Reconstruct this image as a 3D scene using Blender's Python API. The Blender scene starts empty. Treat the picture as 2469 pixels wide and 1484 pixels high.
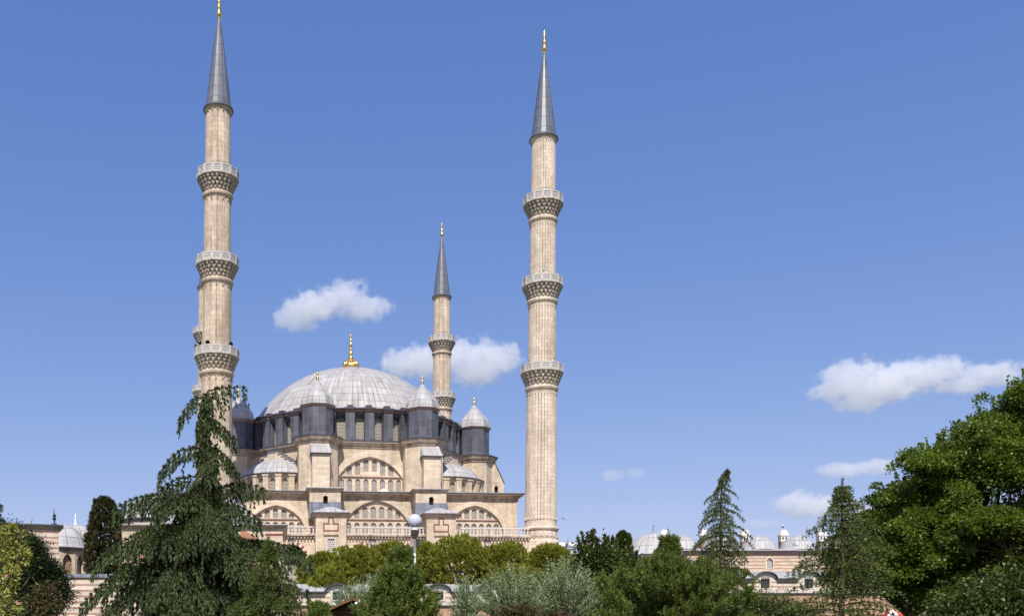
import bpy, math, random
import numpy as np
from mathutils import Vector, Matrix
from mathutils.geometry import tessellate_polygon
R_ = math.radians
SC = bpy.context.scene
COL = SC.collection

# ---------------------------------------------------------------- camera
EYE = 1.7
cam = bpy.data.cameras.new('camera'); camo = bpy.data.objects.new('camera', cam); COL.objects.link(camo)
camo.location = (0, 0, EYE); camo.rotation_euler = (R_(90), 0, 0)
cam.sensor_fit = 'HORIZONTAL'; cam.sensor_width = 36.0
cam.lens = 36.0*2351/2469.0
cam.shift_x = (1234.5-818)/2469.0
cam.shift_y = (1560-742)/2469.0
cam.clip_start = 0.1; cam.clip_end = 20000
SC.camera = camo

# ---------------------------------------------------------------- light
SUN_EL, SUN_AZ = 50.0, 5.5          # elevation, degrees left of straight behind the camera
sv = Vector((-math.sin(R_(SUN_AZ))*math.cos(R_(SUN_EL)), -math.cos(R_(SUN_AZ))*math.cos(R_(SUN_EL)), math.sin(R_(SUN_EL))))
sl = bpy.data.lights.new('sun', 'SUN'); so = bpy.data.objects.new('sun', sl); COL.objects.link(so)
sl.energy = 4.2; sl.angle = R_(0.53); sl.color = (1.0, 0.955, 0.87)
so.rotation_euler = sv.to_track_quat('Z', 'Y').to_euler(); so.location = (0, -50, 120)
W = bpy.data.worlds.new('World'); SC.world = W; W.use_nodes = True
nt = W.node_tree
bg = nt.nodes['Background']
sky = nt.nodes.new('ShaderNodeTexSky'); sky.sky_type = 'NISHITA'; sky.sun_disc = False
sky.sun_elevation = R_(SUN_EL); sky.sun_rotation = math.atan2(sv.x, sv.y)
sky.altitude = 100; sky.air_density = 1.0; sky.dust_density = 0.6; sky.ozone_density = 2.5
# sky colour grade: softer zenith-to-horizon contrast, channel by channel
sr = nt.nodes.new('ShaderNodeSeparateColor'); cr_ = nt.nodes.new('ShaderNodeCombineColor'); nt.links.new(sky.outputs[0], sr.inputs[0])
for i, (g_, k_) in enumerate(((.98, .64), (.74, .827), (.47, 1.764))):
    pw = nt.nodes.new('ShaderNodeMath'); pw.operation = 'POWER'; pw.inputs[1].default_value = g_; nt.links.new(sr.outputs[i], pw.inputs[0])
    ml = nt.nodes.new('ShaderNodeMath'); ml.operation = 'MULTIPLY'; ml.inputs[1].default_value = k_; nt.links.new(pw.outputs[0], ml.inputs[0]); nt.links.new(ml.outputs[0], cr_.inputs[i])
nt.links.new(cr_.outputs[0], bg.inputs['Color'])
bg.inputs['Strength'].default_value = 0.142
SC.view_settings.view_transform = 'Standard'; SC.view_settings.look = 'None'
SC.view_settings.exposure = 0.42; SC.view_settings.gamma = 1.0
SC.cycles.volume_bounces = 10; SC.cycles.max_bounces = 12; SC.cycles.diffuse_bounces = 3
SC.cycles.glossy_bounces = 2; SC.cycles.transmission_bounces = 3; SC.cycles.transparent_max_bounces = 8

# ---------------------------------------------------------------- materials
def newmat(name):
    m = bpy.data.materials.new(name); m.use_nodes = True
    return m, m.node_tree, m.node_tree.nodes['Principled BSDF']
def N(t, kind, **kw):
    n = t.nodes.new(kind)
    for k, v in kw.items():
        if k in n.inputs: n.inputs[k].default_value = v
        else: setattr(n, k, v)
    return n
def mix(t, blend, fac, a, b):
    n = t.nodes.new('ShaderNodeMix'); n.data_type = 'RGBA'; n.blend_type = blend
    for sock, v in ((n.inputs[0], fac), (n.inputs[6], a), (n.inputs[7], b)):
        if isinstance(v, (int, float)): sock.default_value = v
        elif isinstance(v, tuple): sock.default_value = (*v, 1) if len(v) == 3 else v
        else: t.links.new(v, sock)
    return n.outputs[2]
def ramp(t, src, stops):
    n = t.nodes.new('ShaderNodeValToRGB'); cr = n.color_ramp
    while len(cr.elements) < len(stops): cr.elements.new(0.5)
    for e, (p, c) in zip(cr.elements, stops):
        e.position = p; e.color = (*c, 1) if isinstance(c, tuple) else (c, c, c, 1)
    t.links.new(src, n.inputs[0]); return n.outputs[0]
def noise(t, scale, detail=4, rough=.6, stretch=None):
    tc = N(t, 'ShaderNodeTexCoord'); n = N(t, 'ShaderNodeTexNoise'); n.inputs['Scale'].default_value = scale
    n.inputs['Detail'].default_value = detail; n.inputs['Roughness'].default_value = rough
    if stretch:
        mp = N(t, 'ShaderNodeMapping'); mp.inputs['Scale'].default_value = stretch
        t.links.new(tc.outputs['Object'], mp.inputs[0]); t.links.new(mp.outputs[0], n.inputs['Vector'])
    else: t.links.new(tc.outputs['Object'], n.inputs['Vector'])
    return n.outputs['Fac']
def bump(t, b, h, strength=.4, dist=.03):
    n = N(t, 'ShaderNodeBump', Strength=strength, Distance=dist)
    t.links.new(h, n.inputs['Height']); t.links.new(n.outputs[0], b.inputs['Normal'])

def stone(name, base, bw=1.0, bh=.42, joint=.006, jc=.72, var=.12, stain=.35, offset=.5, bumpy=.35, warm=None):
    m, t, b = newmat(name)
    uv = N(t, 'ShaderNodeTexCoord')
    br = N(t, 'ShaderNodeTexBrick'); t.links.new(uv.outputs['UV'], br.inputs['Vector'])
    br.inputs['Scale'].default_value = 1; br.inputs['Brick Width'].default_value = bw; br.inputs['Row Height'].default_value = bh
    br.inputs['Mortar Size'].default_value = joint; br.inputs['Mortar Smooth'].default_value = .3; br.inputs['Bias'].default_value = 0
    br.offset = offset
    c = Vector(base)
    lo = tuple(c*(1-var)); hi = tuple(c*(1+var)) if warm is None else warm
    br.inputs['Color1'].default_value = (*lo, 1); br.inputs['Color2'].default_value = (*hi, 1); br.inputs['Mortar'].default_value = (*(c*jc), 1)
    big = ramp(t, noise(t, .22, 5, .65), [(.3, .74), (.52, 1.0), (.75, 1.1)])
    col = mix(t, 'MULTIPLY', .8, br.outputs['Color'], big)
    fine = ramp(t, noise(t, 3.5, 6, .7), [(.3, .84), (.7, 1.1)])
    col = mix(t, 'MULTIPLY', .7, col, fine)
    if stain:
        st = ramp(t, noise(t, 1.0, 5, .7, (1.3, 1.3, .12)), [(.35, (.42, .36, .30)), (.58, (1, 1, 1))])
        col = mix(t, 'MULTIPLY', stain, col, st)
    t.links.new(col, b.inputs['Base Color']); b.inputs['Roughness'].default_value = .88
    b.inputs['Specular IOR Level'].default_value = .2
    hmix = mix(t, 'MULTIPLY', 1.0, ramp(t, br.outputs['Fac'], [(0, 1.0), (1, 0.0)]), fine)
    bump(t, b, hmix, bumpy, .03)
    return m
def plain(name, base, rough=.7, nvar=.25, ns=4, metal=0, spec=.3, bumpy=.15):
    m, t, b = newmat(name)
    f = ramp(t, noise(t, ns, 5, .65), [(.3, 1-nvar), (.7, 1+nvar*.6)])
    t.links.new(mix(t, 'MULTIPLY', 1.0, tuple(base), f), b.inputs['Base Color'])
    b.inputs['Roughness'].default_value = rough; b.inputs['Metallic'].default_value = metal
    b.inputs['Specular IOR Level'].default_value = spec
    if bumpy: bump(t, b, f, bumpy, .02)
    return m
def lead(name, base, bw, bh, var=.14, rough=.5, seam=.62, joint=.035, spec=.35, streak=.5, tint=(.93, .97, 1.08)):
    m, t, b = newmat(name)
    uv = N(t, 'ShaderNodeTexCoord')
    br = N(t, 'ShaderNodeTexBrick'); t.links.new(uv.outputs['UV'], br.inputs['Vector'])
    br.inputs['Scale'].default_value = 1; br.inputs['Brick Width'].default_value = bw; br.inputs['Row Height'].default_value = bh
    br.inputs['Mortar Size'].default_value = joint; br.inputs['Mortar Smooth'].default_value = .4; br.offset = 0.0
    c = Vector(base)
    br.inputs['Color1'].default_value = (*(c*(1-var)), 1)
    br.inputs['Color2'].default_value = (c.x*(1+var)*tint[0], c.y*(1+var)*tint[1], c.z*(1+var)*tint[2], 1)
    br.inputs['Mortar'].default_value = (*(c*seam), 1)
    f = ramp(t, noise(t, .9, 6, .7), [(.3, .72), (.55, 1.0), (.8, 1.15)])
    col = mix(t, 'MULTIPLY', streak, br.outputs['Color'], f)
    g = ramp(t, noise(t, 6, 4, .6), [(.3, .88), (.7, 1.08)])
    col = mix(t, 'MULTIPLY', .8, col, g)
    mp_ = N(t, 'ShaderNodeMapping'); mp_.inputs['Scale'].default_value = (1.7/bw, .16, 1); t.links.new(uv.outputs['UV'], mp_.inputs[0])   # rain streaks run down the sheets
    sn = N(t, 'ShaderNodeTexNoise'); sn.inputs['Scale'].default_value = 1.0; sn.inputs['Detail'].default_value = 5; t.links.new(mp_.outputs[0], sn.inputs['Vector'])
    col = mix(t, 'MULTIPLY', .75, col, ramp(t, sn.outputs['Fac'], [(.36, .70), (.5, 1.0), (.68, 1.16)]))
    t.links.new(col, b.inputs['Base Color']); b.inputs['Roughness'].default_value = rough
    b.inputs['Specular IOR Level'].default_value = spec
    bump(t, b, ramp(t, br.outputs['Fac'], [(0, 0.0), (1, 1.0)]), .5, .06)
    return m
def lattice(name, light, dark, p=.2, hole=.62):
    m, t, b = newmat(name)
    uv = N(t, 'ShaderNodeTexCoord')
    br = N(t, 'ShaderNodeTexBrick'); t.links.new(uv.outputs['UV'], br.inputs['Vector'])
    br.inputs['Scale'].default_value = 1; br.inputs['Brick Width'].default_value = p; br.inputs['Row Height'].default_value = p*.87
    br.inputs['Mortar Size'].default_value = p*(1-hole)*.25; br.inputs['Mortar Smooth'].default_value = .1; br.offset = .5
    br.inputs['Color1'].default_value = (*dark, 1); br.inputs['Color2'].default_value = (*[x*.7 for x in dark], 1); br.inputs['Mortar'].default_value = (*light, 1)
    t.links.new(br.outputs['Color'], b.inputs['Base Color']); b.inputs['Roughness'].default_value = .7
    bump(t, b, br.outputs['Fac'], .6, .05)
    return m
def striped(name, white, red, period, frac=.36, bw=.5):
    """courses of pale stone alternating with red brick"""
    m, t, b = newmat(name)
    uv = N(t, 'ShaderNodeTexCoord'); sp = N(t, 'ShaderNodeSeparateXYZ'); t.links.new(uv.outputs['UV'], sp.inputs[0])
    wob = noise(t, .8, 3)
    a0 = N(t, 'ShaderNodeMath', operation='MULTIPLY_ADD'); t.links.new(wob, a0.inputs[0]); a0.inputs[1].default_value = .06; t.links.new(sp.outputs[1], a0.inputs[2])
    d = N(t, 'ShaderNodeMath', operation='DIVIDE'); t.links.new(a0.outputs[0], d.inputs[0]); d.inputs[1].default_value = period
    fr = N(t, 'ShaderNodeMath', operation='FRACT'); t.links.new(d.outputs[0], fr.inputs[0])
    g = ramp(t, fr.outputs[0], [(0, 1.0), (frac-.02, 1.0), (frac+.02, 0.0), (.985, 0.0)])
    br = N(t, 'ShaderNodeTexBrick'); t.links.new(uv.outputs['UV'], br.inputs['Vector'])
    br.inputs['Scale'].default_value = 1; br.inputs['Brick Width'].default_value = bw; br.inputs['Row Height'].default_value = period
    br.inputs['Mortar Size'].default_value = .012
    w = Vector(white)
    br.inputs['Color1'].default_value = (*(w*.86), 1); br.inputs['Color2'].default_value = (*(w*1.1), 1); br.inputs['Mortar'].default_value = (*(w*.75), 1)
    b2 = N(t, 'ShaderNodeTexBrick'); t.links.new(uv.outputs['UV'], b2.inputs['Vector'])
    b2.inputs['Scale'].default_value = 1; b2.inputs['Brick Width'].default_value = .26; b2.inputs['Row Height'].default_value = .07; b2.inputs['Mortar Size'].default_value = .012
    r = Vector(red)
    b2.inputs['Color1'].default_value = (*(r*.8), 1); b2.inputs['Color2'].default_value = (*(r*1.15), 1); b2.inputs['Mortar'].default_value = (.42, .34, .28, 1)
    col = mix(t, 'MIX', g, br.outputs['Color'], b2.outputs['Color'])
    f = ramp(t, noise(t, .5, 6, .7), [(.3, .72), (.6, 1.02)])
    t.links.new(mix(t, 'MULTIPLY', .8, col, f), b.inputs['Base Color']); b.inputs['Roughness'].default_value = .9
    b.inputs['Specular IOR Level'].default_value = .2
    bump(t, b, noise(t, 8, 4), .3, .02)
    return m
def foliage(name, c1, c2, c3, trans=.35, clump=.6, rough=.55, spec=.25):
    """leaf colours: every leaf its own tone, with larger clumps of older and younger growth"""
    m, t, b = newmat(name)
    ge = N(t, 'ShaderNodeNewGeometry')
    col = ramp(t, ge.outputs['Random Per Island'], [(0, c1), (.5, c2), (1, c3)])
    cl = ramp(t, noise(t, clump, 3, .6), [(.35, .68), (.65, 1.25)])
    col = mix(t, 'MULTIPLY', .75, col, cl)
    t.links.new(col, b.inputs['Base Color']); b.inputs['Roughness'].default_value = rough; b.inputs['Specular IOR Level'].default_value = spec
    tr = N(t, 'ShaderNodeBsdfTranslucent'); t.links.new(mix(t, 'MULTIPLY', 1.0, col, (1.25, 1.3, .55)), tr.inputs['Color'])
    ms = N(t, 'ShaderNodeMixShader'); ms.inputs[0].default_value = trans
    t.links.new(b.outputs[0], ms.inputs[1]); t.links.new(tr.outputs[0], ms.inputs[2])
    t.links.new(ms.outputs[0], t.nodes['Material Output'].inputs['Surface'])
    return m

M = {}
STONE = (.615, .505, .378)
M['ashlar'] = stone('ashlar', STONE, 1.1, .42, .010, .74, .12, .36)
M['ashlar_pale'] = stone('ashlar_pale', (.66, .55, .425), .9, .36, .010, .72, .12, .28)
M['moulding'] = stone('moulding', (.50, .41, .32), 1.6, .9, .008, .7, .14, .8)  # darker than the walls: real staining plus cornice shade put into the colour
M['minaret_wide'] = stone('minaret_wide', (.61, .505, .38), .9, .62, .014, .5, .10, .55, warm=(.68, .56, .44))
M['minaret_fine'] = stone('minaret_fine', (.69, .575, .45), .75, .5, .014, .55, .08, .4, warm=(.76, .64, .52))
M['corbel'] = plain('corbel', (.47, .40, .32), .9, .5, 3)
M['marble'] = plain('marble', (.60, .55, .50), .6, .2, 3)
M['pierced'] = lattice('pierced_marble', (.60, .56, .53), (.20, .185, .19), .3, .42)
M['lattice'] = lattice('plaster_lattice', (.68, .60, .46), (.045, .05, .06), .23, .55)
M['lattice_tymp'] = lattice('plaster_lattice_small', (.60, .53, .43), (.09, .10, .12), .2, .5)
M['lead_dome'] = lead('lead_dome', (.425, .402, .380), 1.0, 1.55, .13, .5, .5, .05, tint=(.98, .99, 1.02))
M['lead_small'] = lead('lead_small_dome', (.44, .425, .41), 1.0, 1.3, .08, .5, .5, .045, tint=(.97, .99, 1.03))
M['lead_roof'] = lead('lead_roof', (.45, .43, .425), .75, 1.6, .08, tint=(.97, .99, 1.03))  # roof leads paler than wall lead: own tone plus sky sheen in the colour
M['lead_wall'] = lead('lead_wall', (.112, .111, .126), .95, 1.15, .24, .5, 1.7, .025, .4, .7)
M['lead_skirt'] = lead('lead_skirt', (.20, .205, .23), 1.0, .85, .12)
M['lead_spire'] = lead('lead_spire', (.145, .15, .175), 1.0, 1.4, .16, .42, .55, .03, .5, .8)
M['lead_edge'] = plain('lead_edge', (.07, .07, .09), .55, .3)
M['gold'] = plain('gold', (.95, .62, .20), .28, .12, 6, 1.0)
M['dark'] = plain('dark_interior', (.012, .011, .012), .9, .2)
M['red_stone'] = plain('red_stone', (.21, .068, .06), .75, .25, 3)
M['pink_stone'] = plain('pink_stone', (.36, .245, .20), .8, .25, 3)
M['brick'] = stone('brick', (.40, .20, .135), .27, .085, .012, 1.25, .2, .3)
M['brick_rose'] = stone('rose_brick', (.46, .29, .20), .27, .085, .014, 1.2, .22, .3)
M['striped_large'] = striped('striped_large', (.66, .56, .46), (.38, .18, .13), .50, .36, .7)
M['striped'] = striped('striped_masonry', (.62, .50, .38), (.42, .25, .18), .415, .46, .6)
M['striped_pale'] = striped('striped_pale', (.70, .60, .47), (.44, .27, .22), .50, .42, .28)
M['white_plaster'] = plain('white_plaster', (.74, .70, .62), .85, .15, 2)
M['white_paint'] = plain('white_paint', (.78, .78, .76), .5, .1, 6)
M['grey_metal'] = plain('grey_metal', (.30, .31, .34), .45, .2, 6, .3)
M['dark_metal'] = plain('dark_metal', (.03, .03, .034), .5, .3, 6)
M['bark'] = plain('bark', (.115, .082, .058), .95, .5, 9, bumpy=.7)
M['bark_grey'] = plain('bark_grey', (.16, .14, .115), .95, .4, 9, bumpy=.7)
M['grass'] = plain('grass', (.055, .085, .025), .95, .5, 1.5)
M['paving'] = stone('paving', (.40, .36, .31), .8, .8, .012, .7, .1, .2)

# ---------------------------------------------------------------- mesh builder
class MB:
    def __init__(s, xf=None): s.v = []; s.f = []; s.uv = []; s.xf = xf
    def poly(s, pts, uv=None):
        pts = [Vector(p) for p in pts]
        if uv is None:
            n = Vector((0, 0, 0))
            for i in range(len(pts)): n += pts[i].cross(pts[(i+1) % len(pts)])
            if n.length < 1e-9: return
            n.normalize()
            if abs(n.z) > .92: uv = [(p.x, p.y) for p in pts]
            else:
                t = Vector((-n.y, n.x, 0)).normalized(); k = math.sqrt(max(1e-6, 1-n.z*n.z))
                uv = [(p.dot(t), p.z/k) for p in pts]
        i0 = len(s.v); s.v += pts; s.f.append(list(range(i0, i0+len(pts)))); s.uv.append(uv)
    def box(s, x0, x1, y0, y1, z0, z1, skip=''):
        a = [(x0, y0), (x1, y0), (x1, y1), (x0, y1)]
        s.prism(a, z0, z1, skip)
    def prism(s, xy, z0, z1, skip='', xy1=None):
        xy1 = xy1 or xy; n = len(xy)
        for i in range(n):
            j = (i+1) % n
            s.poly([(*xy[i], z0), (*xy[j], z0), (*xy1[j], z1), (*xy1[i], z1)])
        if 't' not in skip: s.poly([(*p, z1) for p in xy1])
        if 'b' not in skip: s.poly([(*p, z0) for p in xy[::-1]])
    def obox(s, c, ax, ay, h):
        """box on centre c with horizontal half vectors ax, ay and half height h"""
        c = Vector(c); ax = Vector((*ax, 0)) if len(ax) == 2 else Vector(ax); ay = Vector((*ay, 0)) if len(ay) == 2 else Vector(ay)
        q = [c-ax-ay, c+ax-ay, c+ax+ay, c-ax+ay]
        s.prism([(p.x, p.y) for p in q], c.z-h, c.z+h)
    def lathe(s, prof, n, cx=0, cy=0, a0=0., a1=2*math.pi, nu=None, smooth=False, rot=0.):
        full = abs(a1-a0-2*math.pi) < 1e-6
        L = [0]
        for k in range(1, len(prof)): L.append(L[-1]+math.dist(prof[k], prof[k-1]))
        ang = [a0+rot+(a1-a0)*i/n for i in range(n+1)]
        for k in range(len(prof)-1):
            (r0, z0), (r1, z1) = prof[k], prof[k+1]
            for i in range(n):
                A, B = ang[i], ang[i+1]
                if nu: ua, ub = nu*i/n, nu*(i+1)/n
                else:
                    rr = max(p[0] for p in prof); ua, ub = A*rr, B*rr
                p = [(cx+r0*math.cos(A), cy+r0*math.sin(A), z0), (cx+r0*math.cos(B), cy+r0*math.sin(B), z0),
                     (cx+r1*math.cos(B), cy+r1*math.sin(B), z1), (cx+r1*math.cos(A), cy+r1*math.sin(A), z1)]
                u = [(ua, L[k]), (ub, L[k]), (ub, L[k+1]), (ua, L[k+1])]
                if r0 < 1e-6: p.pop(0); u.pop(0)
                elif r1 < 1e-6: p.pop(3); u.pop(3)
                s.poly(p, u)
    def sweep(s, xy, prof, closed=True):
        """moulding: profile of (outward offset, z) carried round a counter-clockwise plan"""
        n = len(xy); P = [Vector(p) for p in xy]
        def off(i, d):
            if closed or 0 < i < n-1:
                e0 = (P[i]-P[i-1]).normalized(); e1 = (P[(i+1) % n]-P[i]).normalized()
            elif i == 0: e0 = e1 = (P[1]-P[0]).normalized()
            else: e0 = e1 = (P[i]-P[i-1]).normalized()
            n0 = Vector((e0.y, -e0.x)); n1 = Vector((e1.y, -e1.x))
            m = n0+n1; m = m/max(.2, m.dot(n0)); return P[i]+m*d
        rings = [[(*off(i, d), z) for i in range(n)] for d, z in prof]
        for k in range(len(prof)-1):
            for i in range(n if closed else n-1):
                j = (i+1) % n
                if math.dist(rings[k][i], rings[k+1][i]) < 1e-6 : continue
                s.poly([rings[k][i], rings[k][j], rings[k+1][j], rings[k+1][i]])
        return rings
    def tube(s, path, rad, n=6, cap=True):
        path = [Vector(p) for p in path]; m = len(path)
        if not hasattr(rad, '__len__'): rad = [rad]*m
        rings = []; up = Vector((.13, .31, .94)); vv = 0; vl = [0]
        for i in range(1, m): vl.append(vl[-1]+(path[i]-path[i-1]).length)
        for i in range(m):
            d = (path[min(i+1, m-1)]-path[max(i-1, 0)])
            d = d.normalized() if d.length > 1e-9 else Vector((0, 0, 1))
            a = d.cross(up)
            if a.length < .1: a = d.cross(Vector((1, 0, 0)))
            a.normalize(); b = d.cross(a)
            rings.append([path[i]+(a*math.cos(2*math.pi*k/n)+b*math.sin(2*math.pi*k/n))*rad[i] for k in range(n)])
        for i in range(m-1):
            for k in range(n):
                k2 = (k+1) % n
                s.poly([rings[i][k2], rings[i][k], rings[i+1][k], rings[i+1][k2]],
                       [((k+1)/n, vl[i]), (k/n, vl[i]), (k/n, vl[i+1]), ((k+1)/n, vl[i+1])])
        if cap: s.poly(rings[0]); s.poly(rings[-1][::-1])
    def wall(s, outer, holes, Mx, depth=.25, reveal=True, back=None):
        """flat wall in a (u, z) plane with real openings; Mx maps (u, inward, z) to 3-D; each opening gets a reveal"""
        loops = [[Vector((p[0], p[1], 0)) for p in outer]]+[[Vector((p[0], p[1], 0)) for p in h] for h in holes]
        flat = [p for l in loops for p in l]
        for tri in tessellate_polygon(loops):
            a, b, c = [flat[i] for i in tri]
            if (b-a).cross(c-a).z < 0: b, c = c, b
            s.poly([Mx @ Vector((p.x, 0, p.y)) for p in (a, b, c)], [(p.x, p.y) for p in (a, b, c)])
        if reveal:
            for h in holes:
                for i in range(len(h)):
                    p, q = h[i], h[(i+1) % len(h)]
                    s.poly([Mx @ Vector((p[0], 0, p[1])), Mx @ Vector((p[0], depth, p[1])), Mx @ Vector((q[0], depth, q[1])), Mx @ Vector((q[0], 0, q[1]))])
    def panel(s, pts, Mx, y=0.):
        s.poly([Mx @ Vector((p[0], y, p[1])) for p in pts], [(p[0], p[1]) for p in pts])
    def slab(s, outer, holes, Mx, th):
        """raised plate standing proud of a wall by th"""
        s.wall(outer, holes, Mx @ Matrix.Translation((0, -th, 0)), th)
        n = len(outer)
        for i in range(n):
            p, q = outer[i], outer[(i+1) % n]
            s.poly([Mx @ Vector((p[0], 0, p[1])), Mx @ Vector((q[0], 0, q[1])), Mx @ Vector((q[0], -th, q[1])), Mx @ Vector((p[0], -th, p[1]))])
    def build(s, name, mat, parent=None, smooth=False, loc=None, xf=None):
        xf = xf or s.xf
        v = [xf @ p for p in s.v] if xf is not None else s.v
        me = bpy.data.meshes.new(name)
        me.from_pydata([tuple(p) for p in v], [], s.f)
        u = me.uv_layers.new(name='UVMap')
        flat = np.array([c for f in s.uv for c in f], dtype=np.float32).ravel()
        u.data.foreach_set('uv', flat)
        me.materials.append(M[mat] if isinstance(mat, str) else mat)
        if smooth:
            me.polygons.foreach_set('use_smooth', [True]*len(me.polygons))
            import bmesh
            bm = bmesh.new(); bm.from_mesh(me); bmesh.ops.remove_doubles(bm, verts=bm.verts, dist=1e-4); bm.to_mesh(me); bm.free()
        o = bpy.data.objects.new(name, me); COL.objects.link(o)
        if parent is not None: o.parent = parent
        if loc: o.location = loc
        return o
def thing(name, label, cat, loc=(0, 0, 0), rz=0., group=None):
    o = bpy.data.objects.new(name, None); COL.objects.link(o); o.empty_display_size = .5
    o.location = loc; o.rotation_euler = (0, 0, rz); tag(o, label, cat, group); return o
def tag(o, label, cat, group=None, kind=None):
    if label: o['label'] = label
    if cat: o['category'] = cat
    if group: o['group'] = group
    if kind: o['kind'] = kind
    return o
def arch(cx, z0, w, zs, zt, n=14, k=.14):
    """opening outline, counter-clockwise from bottom left: jambs to zs, then a slightly pointed arch to zt"""
    pts = [(cx-w, z0), (cx+w, z0)]
    for i in range(n+1):
        a = math.pi*i/n; x = math.cos(a); h = (1-k)*math.sin(a)+k*(1-abs(x))
        pts.append((cx+w*x, zs+(zt-zs)*h))
    out = []
    for p in pts:
        if not out or math.dist(p, out[-1]) > 1e-5: out.append(p)
    return out
I4 = Matrix.Identity(4)
def front(y=0.): return Matrix.Translation((0, y, 0))
def facet(ang, ap, cx=0, cy=0):
    """wall plane facing direction ang, at distance ap from (cx, cy); u runs to the viewer's right"""
    return Matrix.Translation((cx, cy, 0)) @ Matrix.Rotation(ang+math.pi/2, 4, 'Z') @ Matrix.Translation((0, -ap, 0))
# ---------------------------------------------------------------- ground
def gz(x, y):
    s = lambda a: max(0., min(1., a))**2*(3-2*max(0., min(1., a)))
    return 3.2*s((y-32)/45.)
def build_ground():
    b = MB(); xs = [-3000, -800, -300, -150, -100, -70, -50, -35, -20, -10, 0, 10, 20, 35, 50, 70, 100, 150, 300, 800, 3000]
    ys = [-400, -100, -30, 0, 15, 30, 36, 42, 48, 54, 60, 66, 72, 78, 90, 120, 200, 400, 1000, 3500]
    for i in range(len(xs)-1):
        for j in range(len(ys)-1):
            b.poly([(x, y, gz(x, y)) for x, y in ((xs[i], ys[j]), (xs[i+1], ys[j]), (xs[i+1], ys[j+1]), (xs[i], ys[j+1]))])
    tag(b.build('ground', 'grass'), None, None, kind='structure')
    b = MB(); b.box(-60, 33.5, 107, 260, 2.9, 10.7); tag(b.build('terrace', 'paving'), None, None, kind='structure')
build_ground()

# ---------------------------------------------------------------- the mosque
MZ = 10.7
MOSQ = thing('mosque', 'great stone mosque with one huge grey lead dome ringed by eight lead clad turrets', 'mosque', (1.85, 155.5, MZ), R_(8))
T4 = Matrix.Translation((0, -24, 0)) @ Matrix.Rotation(R_(-4), 4, 'Z') @ Matrix.Translation((0, 24, 0))
def mp(b, name, mat, smooth=False, xf=None, parent=None): return b.build(name, mat, parent or MOSQ, smooth, None, xf)
OCT = [R_(-112.5+45*k) for k in range(8)]
def octa(r, cx=0, cy=0, rot=R_(22.5)): return [(cx+r*math.cos(rot+k*math.pi/4), cy+r*math.sin(rot+k*math.pi/4)) for k in range(8)]
def window(Mx, cx, z0, w, zs, zt, depth, mat='lattice_tymp', xf=None):
    b = MB(); b.panel(arch(cx, z0-.03, w+.03, zs, zt+.03, 8, .08), Mx, depth-.012); mp(b, 'window', mat, xf=xf)

# -- upper octagon with the great arched tympanum
AP = 17.55; RV = AP/math.cos(R_(22.5)); HW = AP*math.tan(R_(22.5))
b = MB(); tym = arch(.13, 11.7, 5.2, 13.0, 18.0, 28)
for k in range(8):
    a = R_(-90+45*k); Mx = facet(a, AP)
    b.wall([(-HW, 11.6), (HW, 11.6), (HW, 19.3), (-HW, 19.3)], [tym] if k == 0 else [], Mx, .3)
mp(b, 'octagon_wall', 'ashlar')
F0 = facet(R_(-90), AP)
b = MB(); b.slab(arch(.13, 11.6, 6.08, 13.0, 18.92, 28), [arch(.13, 11.65, 5.2, 13.0, 18.0, 28)], F0, .09); mp(b, 'great_arch', 'ashlar_pale')
up = [(-2.81, 16.75, 15.45), (-1.63, 17.28, 15.45), (-.43, 17.72, 15.97), (.77, 17.72, 15.97), (1.97, 17.42, 15.45), (3.15, 16.85, 15.45)]
ups = [(x-.04, z0, .37, zt-.36, zt) for x, zt, z0 in up]
los = [(-4.0+1.18*i, 12.6, .37, 14.52, 14.9) for i in range(8)]
wins = ups+los
Ft = F0 @ front(.3)
b = MB(); b.wall(arch(.13, 11.7, 5.3, 13.0, 18.1, 28), [arch(c, z0, w, zs, zt, 8, .08) for c, z0, w, zs, zt in wins], Ft, .2)
mp(b, 'tympanum', 'ashlar_pale')
b = MB(); b.obox((.13, -AP+.2, 15.2), (4.9, 0), (0, .12), .05); mp(b, 'string_course', 'pink_stone')
for c, z0, w, zs, zt in wins: window(Ft, c, z0, w, zs, zt, .2)

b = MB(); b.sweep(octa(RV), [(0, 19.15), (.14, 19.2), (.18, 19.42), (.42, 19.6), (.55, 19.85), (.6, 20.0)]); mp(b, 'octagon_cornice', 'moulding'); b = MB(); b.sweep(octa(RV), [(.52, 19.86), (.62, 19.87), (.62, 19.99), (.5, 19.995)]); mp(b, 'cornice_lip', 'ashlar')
b = MB(); b.sweep(octa(RV), [(.55, 20.0), (.68, 20.01), (.68, 20.12), (-2.0, 20.35)]); mp(b, 'cornice_lead', 'lead_edge')

# -- drum: forty bays, windows between lead-clad piers
DA = 16.9; DW = DA*math.tan(R_(4.5))
def cam_facing(a): return math.cos(a-R_(-98.5)) > -.12
drum = MB()
for i in range(40):
    a = R_(-112.5+9*i); Mx = facet(a, DA)
    hole = (i % 5 != 0) and cam_facing(a)
    rect = [(-DW, 20.0), (DW, 20.0), (DW, 24.75), (-DW, 24.75)]
    if hole:
        h1 = arch(0, 20.45, .82, 23.2, 24.02, 10, .06); h2 = arch(0, 20.72, .6, 23.15, 23.78, 10, .06)
        drum.wall(rect, [h1], Mx, .32)
        M2 = Mx @ front(.32)
        inner = MB(); inner.wall(arch(0, 20.4, .86, 23.2, 24.06, 10, .06), [h2], M2, .16); sur = mp(inner, 'window_surround', 'lead_wall')
        p = MB(); p.panel(arch(0, 20.68, .64, 23.15, 23.82, 10, .06), M2, .15); mp(p, 'window', 'lattice', parent=sur)
    else: drum.wall(rect, [], Mx)
mp(drum, 'drum_wall', 'lead_wall')
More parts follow.
